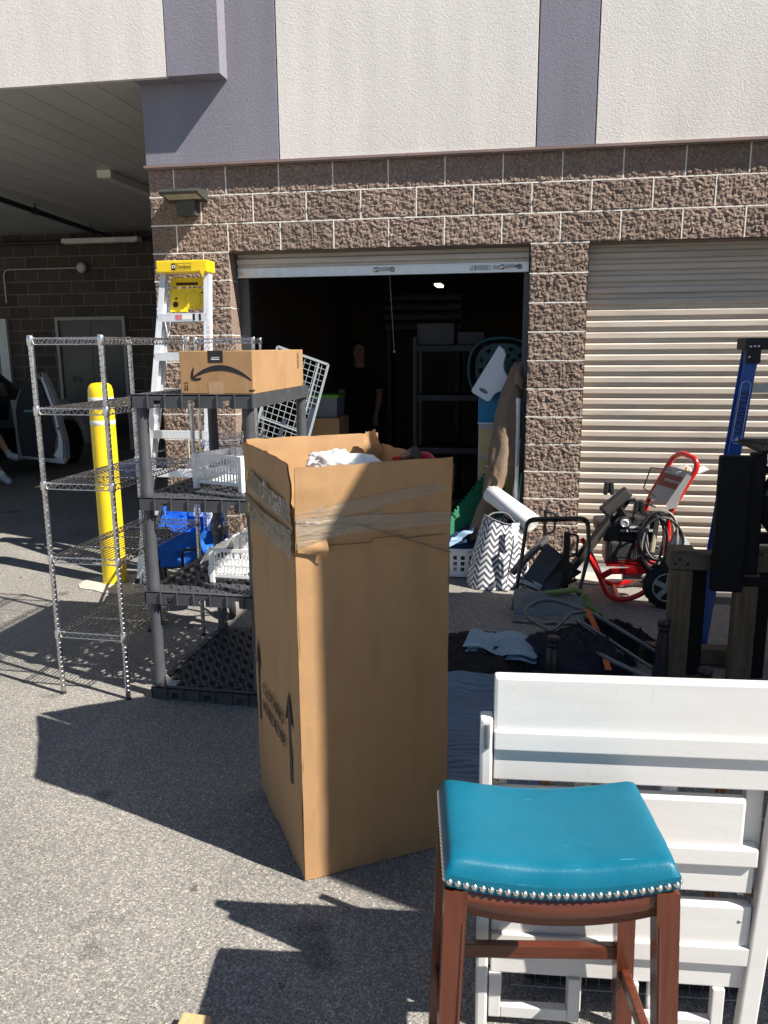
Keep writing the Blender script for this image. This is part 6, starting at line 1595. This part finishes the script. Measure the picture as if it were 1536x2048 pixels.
b = MB(); b.prism(inn, dq(0, 0, .0), tuple(dx_), (0, 0, 1), .03); b.build('door_trim', cdk, dob)
b = MB(); b.tube([dq(x, z, -.012) for x, z in [(.10, 1.22), (.22, 1.36), (.36, 1.42)]], .012, 6); b.tube([dq(x, z, -.008) for x, z in ((.40, 1.42), (.46, 1.22), (.52, 1.02), (.55, .82), (.58, .62), (.56, .44), (.48, .30))], .013, 6); b.build('door_seal', MATS['black_rubber'], dob)
b = MB(); b.prism([(.50, .34), (.62, .27), (.64, .52), (.60, .76), (.57, .95), (.50, 1.20), (.44, 1.38), (.42, 1.37), (.47, 1.18), (.54, .95), (.56, .80), (.585, .60), (.57, .45)], dq(0, 0, -.004), tuple(dx_), (0, 0, 1), .03); b.build('door_edge', cw_, dob)
b = MB(); b.bbox(dq(.23, .93, -.03), (.16, .05, .03), .01); b.build('door_pull', mat('teal_pull', (.10, .26, .27), .5), dob)
b = MB(); b.lathe([(.016, 0), (.016, .004)], 14, dq(.60, .70, -.036), -dyy); b.box(dq(.545, .62, -.036), (.05, .01, .016)); b.build('latch', cdk, dob)
# seated person: leg and trainer outside the car
sp_ = thing('person', 'person sitting sideways in the white car with one pale trainer on the ground', 'person', (-4.75, 3.30, 0))
J = {'pelvis': ((-.35, .22, .66), (.16, .12)), 'waist': ((-.38, .24, .82), (.14, .10)), 'chest': ((-.38, .24, 1.02), (.16, .115)), 'neckb': ((-.36, .22, 1.16), (.07, .06)), 'neck': ((-.355, .21, 1.22), .055), 'jaw': ((-.335, .19, 1.29), (.062, .07)), 'head': ((-.345, .20, 1.37), (.075, .09)), 'crown': ((-.35, .205, 1.45), (.058, .07)), 'nose': ((-.265, .12, 1.335), .012)}
Bn = [('pelvis', 'waist'), ('waist', 'chest'), ('chest', 'neckb'), ('neckb', 'neck'), ('neck', 'jaw'), ('jaw', 'head'), ('head', 'crown'), ('jaw', 'nose')]
J.update({'rhp': ((-.26, .14, .64), .085), 'rkn': ((.12, -.02, .62), .062), 'ran': ((.30, -.03, .13), .038), 'rhe': ((.27, -.03, .06), .036), 'rto': ((.46, -.07, .035), (.040, .030)), 'lhp': ((-.30, .30, .64), .085), 'lkn': ((.08, .26, .64), .062), 'lan': ((.22, .30, .34), .038), 'lto': ((.36, .28, .32), (.038, .03)),
  'rsh': ((-.28, .08, 1.12), .06), 'rel': ((-.14, .02, .88), .042), 'rwr': ((.02, .05, .74), .030), 'rha': ((.09, .04, .715), (.035, .02)), 'lsh': ((-.46, .38, 1.12), .06), 'lel': ((-.30, .42, .88), .042), 'lwr': ((-.08, .36, .76), .03), 'lha': ((-.01, .33, .735), (.035, .02))})
Bn += [('pelvis', 'rhp'), ('rhp', 'rkn'), ('rkn', 'ran'), ('ran', 'rhe'), ('ran', 'rto'), ('pelvis', 'lhp'), ('lhp', 'lkn'), ('lkn', 'lan'), ('lan', 'lto'), ('chest', 'rsh'), ('rsh', 'rel'), ('rel', 'rwr'), ('rwr', 'rha'), ('chest', 'lsh'), ('lsh', 'lel'), ('lel', 'lwr'), ('lwr', 'lha')]
for s_, hx, hy, hz in (('r', .09, .04, .715), ('l', -.01, .33, .735)):
    for k in range(4): J[s_+'f%d' % k] = ((hx+.05, hy-.025+.017*k, hz-.006), .009); J[s_+'g%d' % k] = ((hx+.082-.006*(k in (0, 3)), hy-.025+.017*k, hz-.022), .008); Bn += [(s_+'ha', s_+'f%d' % k), (s_+'f%d' % k, s_+'g%d' % k)]
    J[s_+'t'] = ((hx+.02, hy-.05, hz-.002), .010); Bn.append((s_+'ha', s_+'t'))
me = body('body', J, Bn, skin); inst(me, 'body', sp_, (0, 0, 0))
shell_part(me, 'shirt', sp_, (0, 0, 0), mat('dark_shirt', (.02, .022, .03), .9), lambda c: .74 < c.z < 1.17 and c.x < -.1, .012)
shell_part(me, 'shorts', sp_, (0, 0, 0), mat('navy_shorts', (.015, .017, .030), .9), lambda c: .52 < c.z < .80 and c.x < .06, .014)
shell_part(me, 'sock', sp_, (0, 0, 0), mat('white_sock', (.70, .71, .74), .9), lambda c: .10 < c.z < .19 and c.x > .2, .006)
shell_part(me, 'shoe', sp_, (0, 0, 0), mat('pale_shoe', (.46, .50, .56), .7, var=.1, scale=30), lambda c: c.z < .125 and c.x > .1, .012)
shell_part(me, 'shoe', sp_, (0, 0, 0), MATS['pale_shoe'], lambda c: .24 < c.z < .42 and c.x > .21 and c.y > .2, .012)
face_bits(sp_, (-.345, .20, 1.38), (.7, -.7, 0), MATS['dark_hair'])
b = MB(); b.lathe([(.003, -.008), (.011, -.003), (.011, .003), (.003, .006)], 10, (-.262, .155, 1.375), (.7, -.7, 0)); b.lathe([(.003, -.008), (.011, -.003), (.011, .003), (.003, .006)], 10, (-.305, .112, 1.375), (.7, -.7, 0)); b.build('eye', MATS['eye'], sp_)

# ------------------------------------------------------------------ moving truck standing to the right of the camera
tk = thing('moving_truck', 'white box moving truck parked at the right, just out of view', 'truck', (7.6, -3.0, 0))
tw_ = mat('truck_white', (.66, .67, .68), .4, var=.03, coat=.2)
HT = 3.93; TX0 = 3.95; TYN, TYF = -4.29, -1.80
b = MB(); b.bbox(((TX0+9.6)/2, (TYN+TYF)/2, (.95+HT)/2), (9.6-TX0, TYF-TYN, HT-.95), .012); wp(b, 'cargo_box', tw_, tk)
b = MB(); b.beam((3.962, -4.30, 0.98), (3.962, -4.30, HT), .04, .04); b.add([], []); A_ = Vector((4.14, -4.626, 0)); Hn = Vector((3.965, -4.30, 0)); dd_ = (A_-Hn).normalized()
b.box((A_+Hn)/2+Vector((0, 0, (.98+HT)/2)), (.035, (A_-Hn).length, HT-.98), Euler((0, 0, math.atan2(-dd_.x, dd_.y)))); wp(b, 'rear_door', tw_, tk)
b = MB(); b.mm((TX0+.05, TYN+.4, .60), (11.4, TYF-.4, .945)); wp(b, 'chassis', cdk, tk)
b = MB(); b.bbox((10.7, (TYN+TYF)/2, 1.45), (1.9, 2.1, 1.8), .18); wp(b, 'cab', tw_, tk)
b = MB(); b.bbox((11.66, (TYN+TYF)/2, 1.85), (.05, 1.8, .7), .02); b.bbox((10.9, (TYN+TYF)/2, 1.85), (.9, 2.12, .6), .02); wp(b, 'cab_window', cgl, tk)
for x in (6.2, 10.9):
    for y in (TYN+.18, TYF-.18):
        b = MB(); b.lathe([(.25, -.14), (.44, -.13), (.47, -.09), (.47, .09), (.44, .13), (.25, .14)], 30, (x, y, .47), (0, 1, 0)); b.lathe([(.02, -.11), (.24, -.10), (.24, .10), (.02, .11)], 20, (x, y, .47), (0, 1, 0)); wp(b, 'wheel', MATS['tyre'], tk)
b = MB(); b.mm((TX0-.10, TYN+.1, .50), (TX0+.06, TYF-.1, .58)); b.mm((TX0+.06, TYN+.5, .52), (TX0+.2, TYF-.5, .62)); wp(b, 'rear_bumper', cdk, tk)
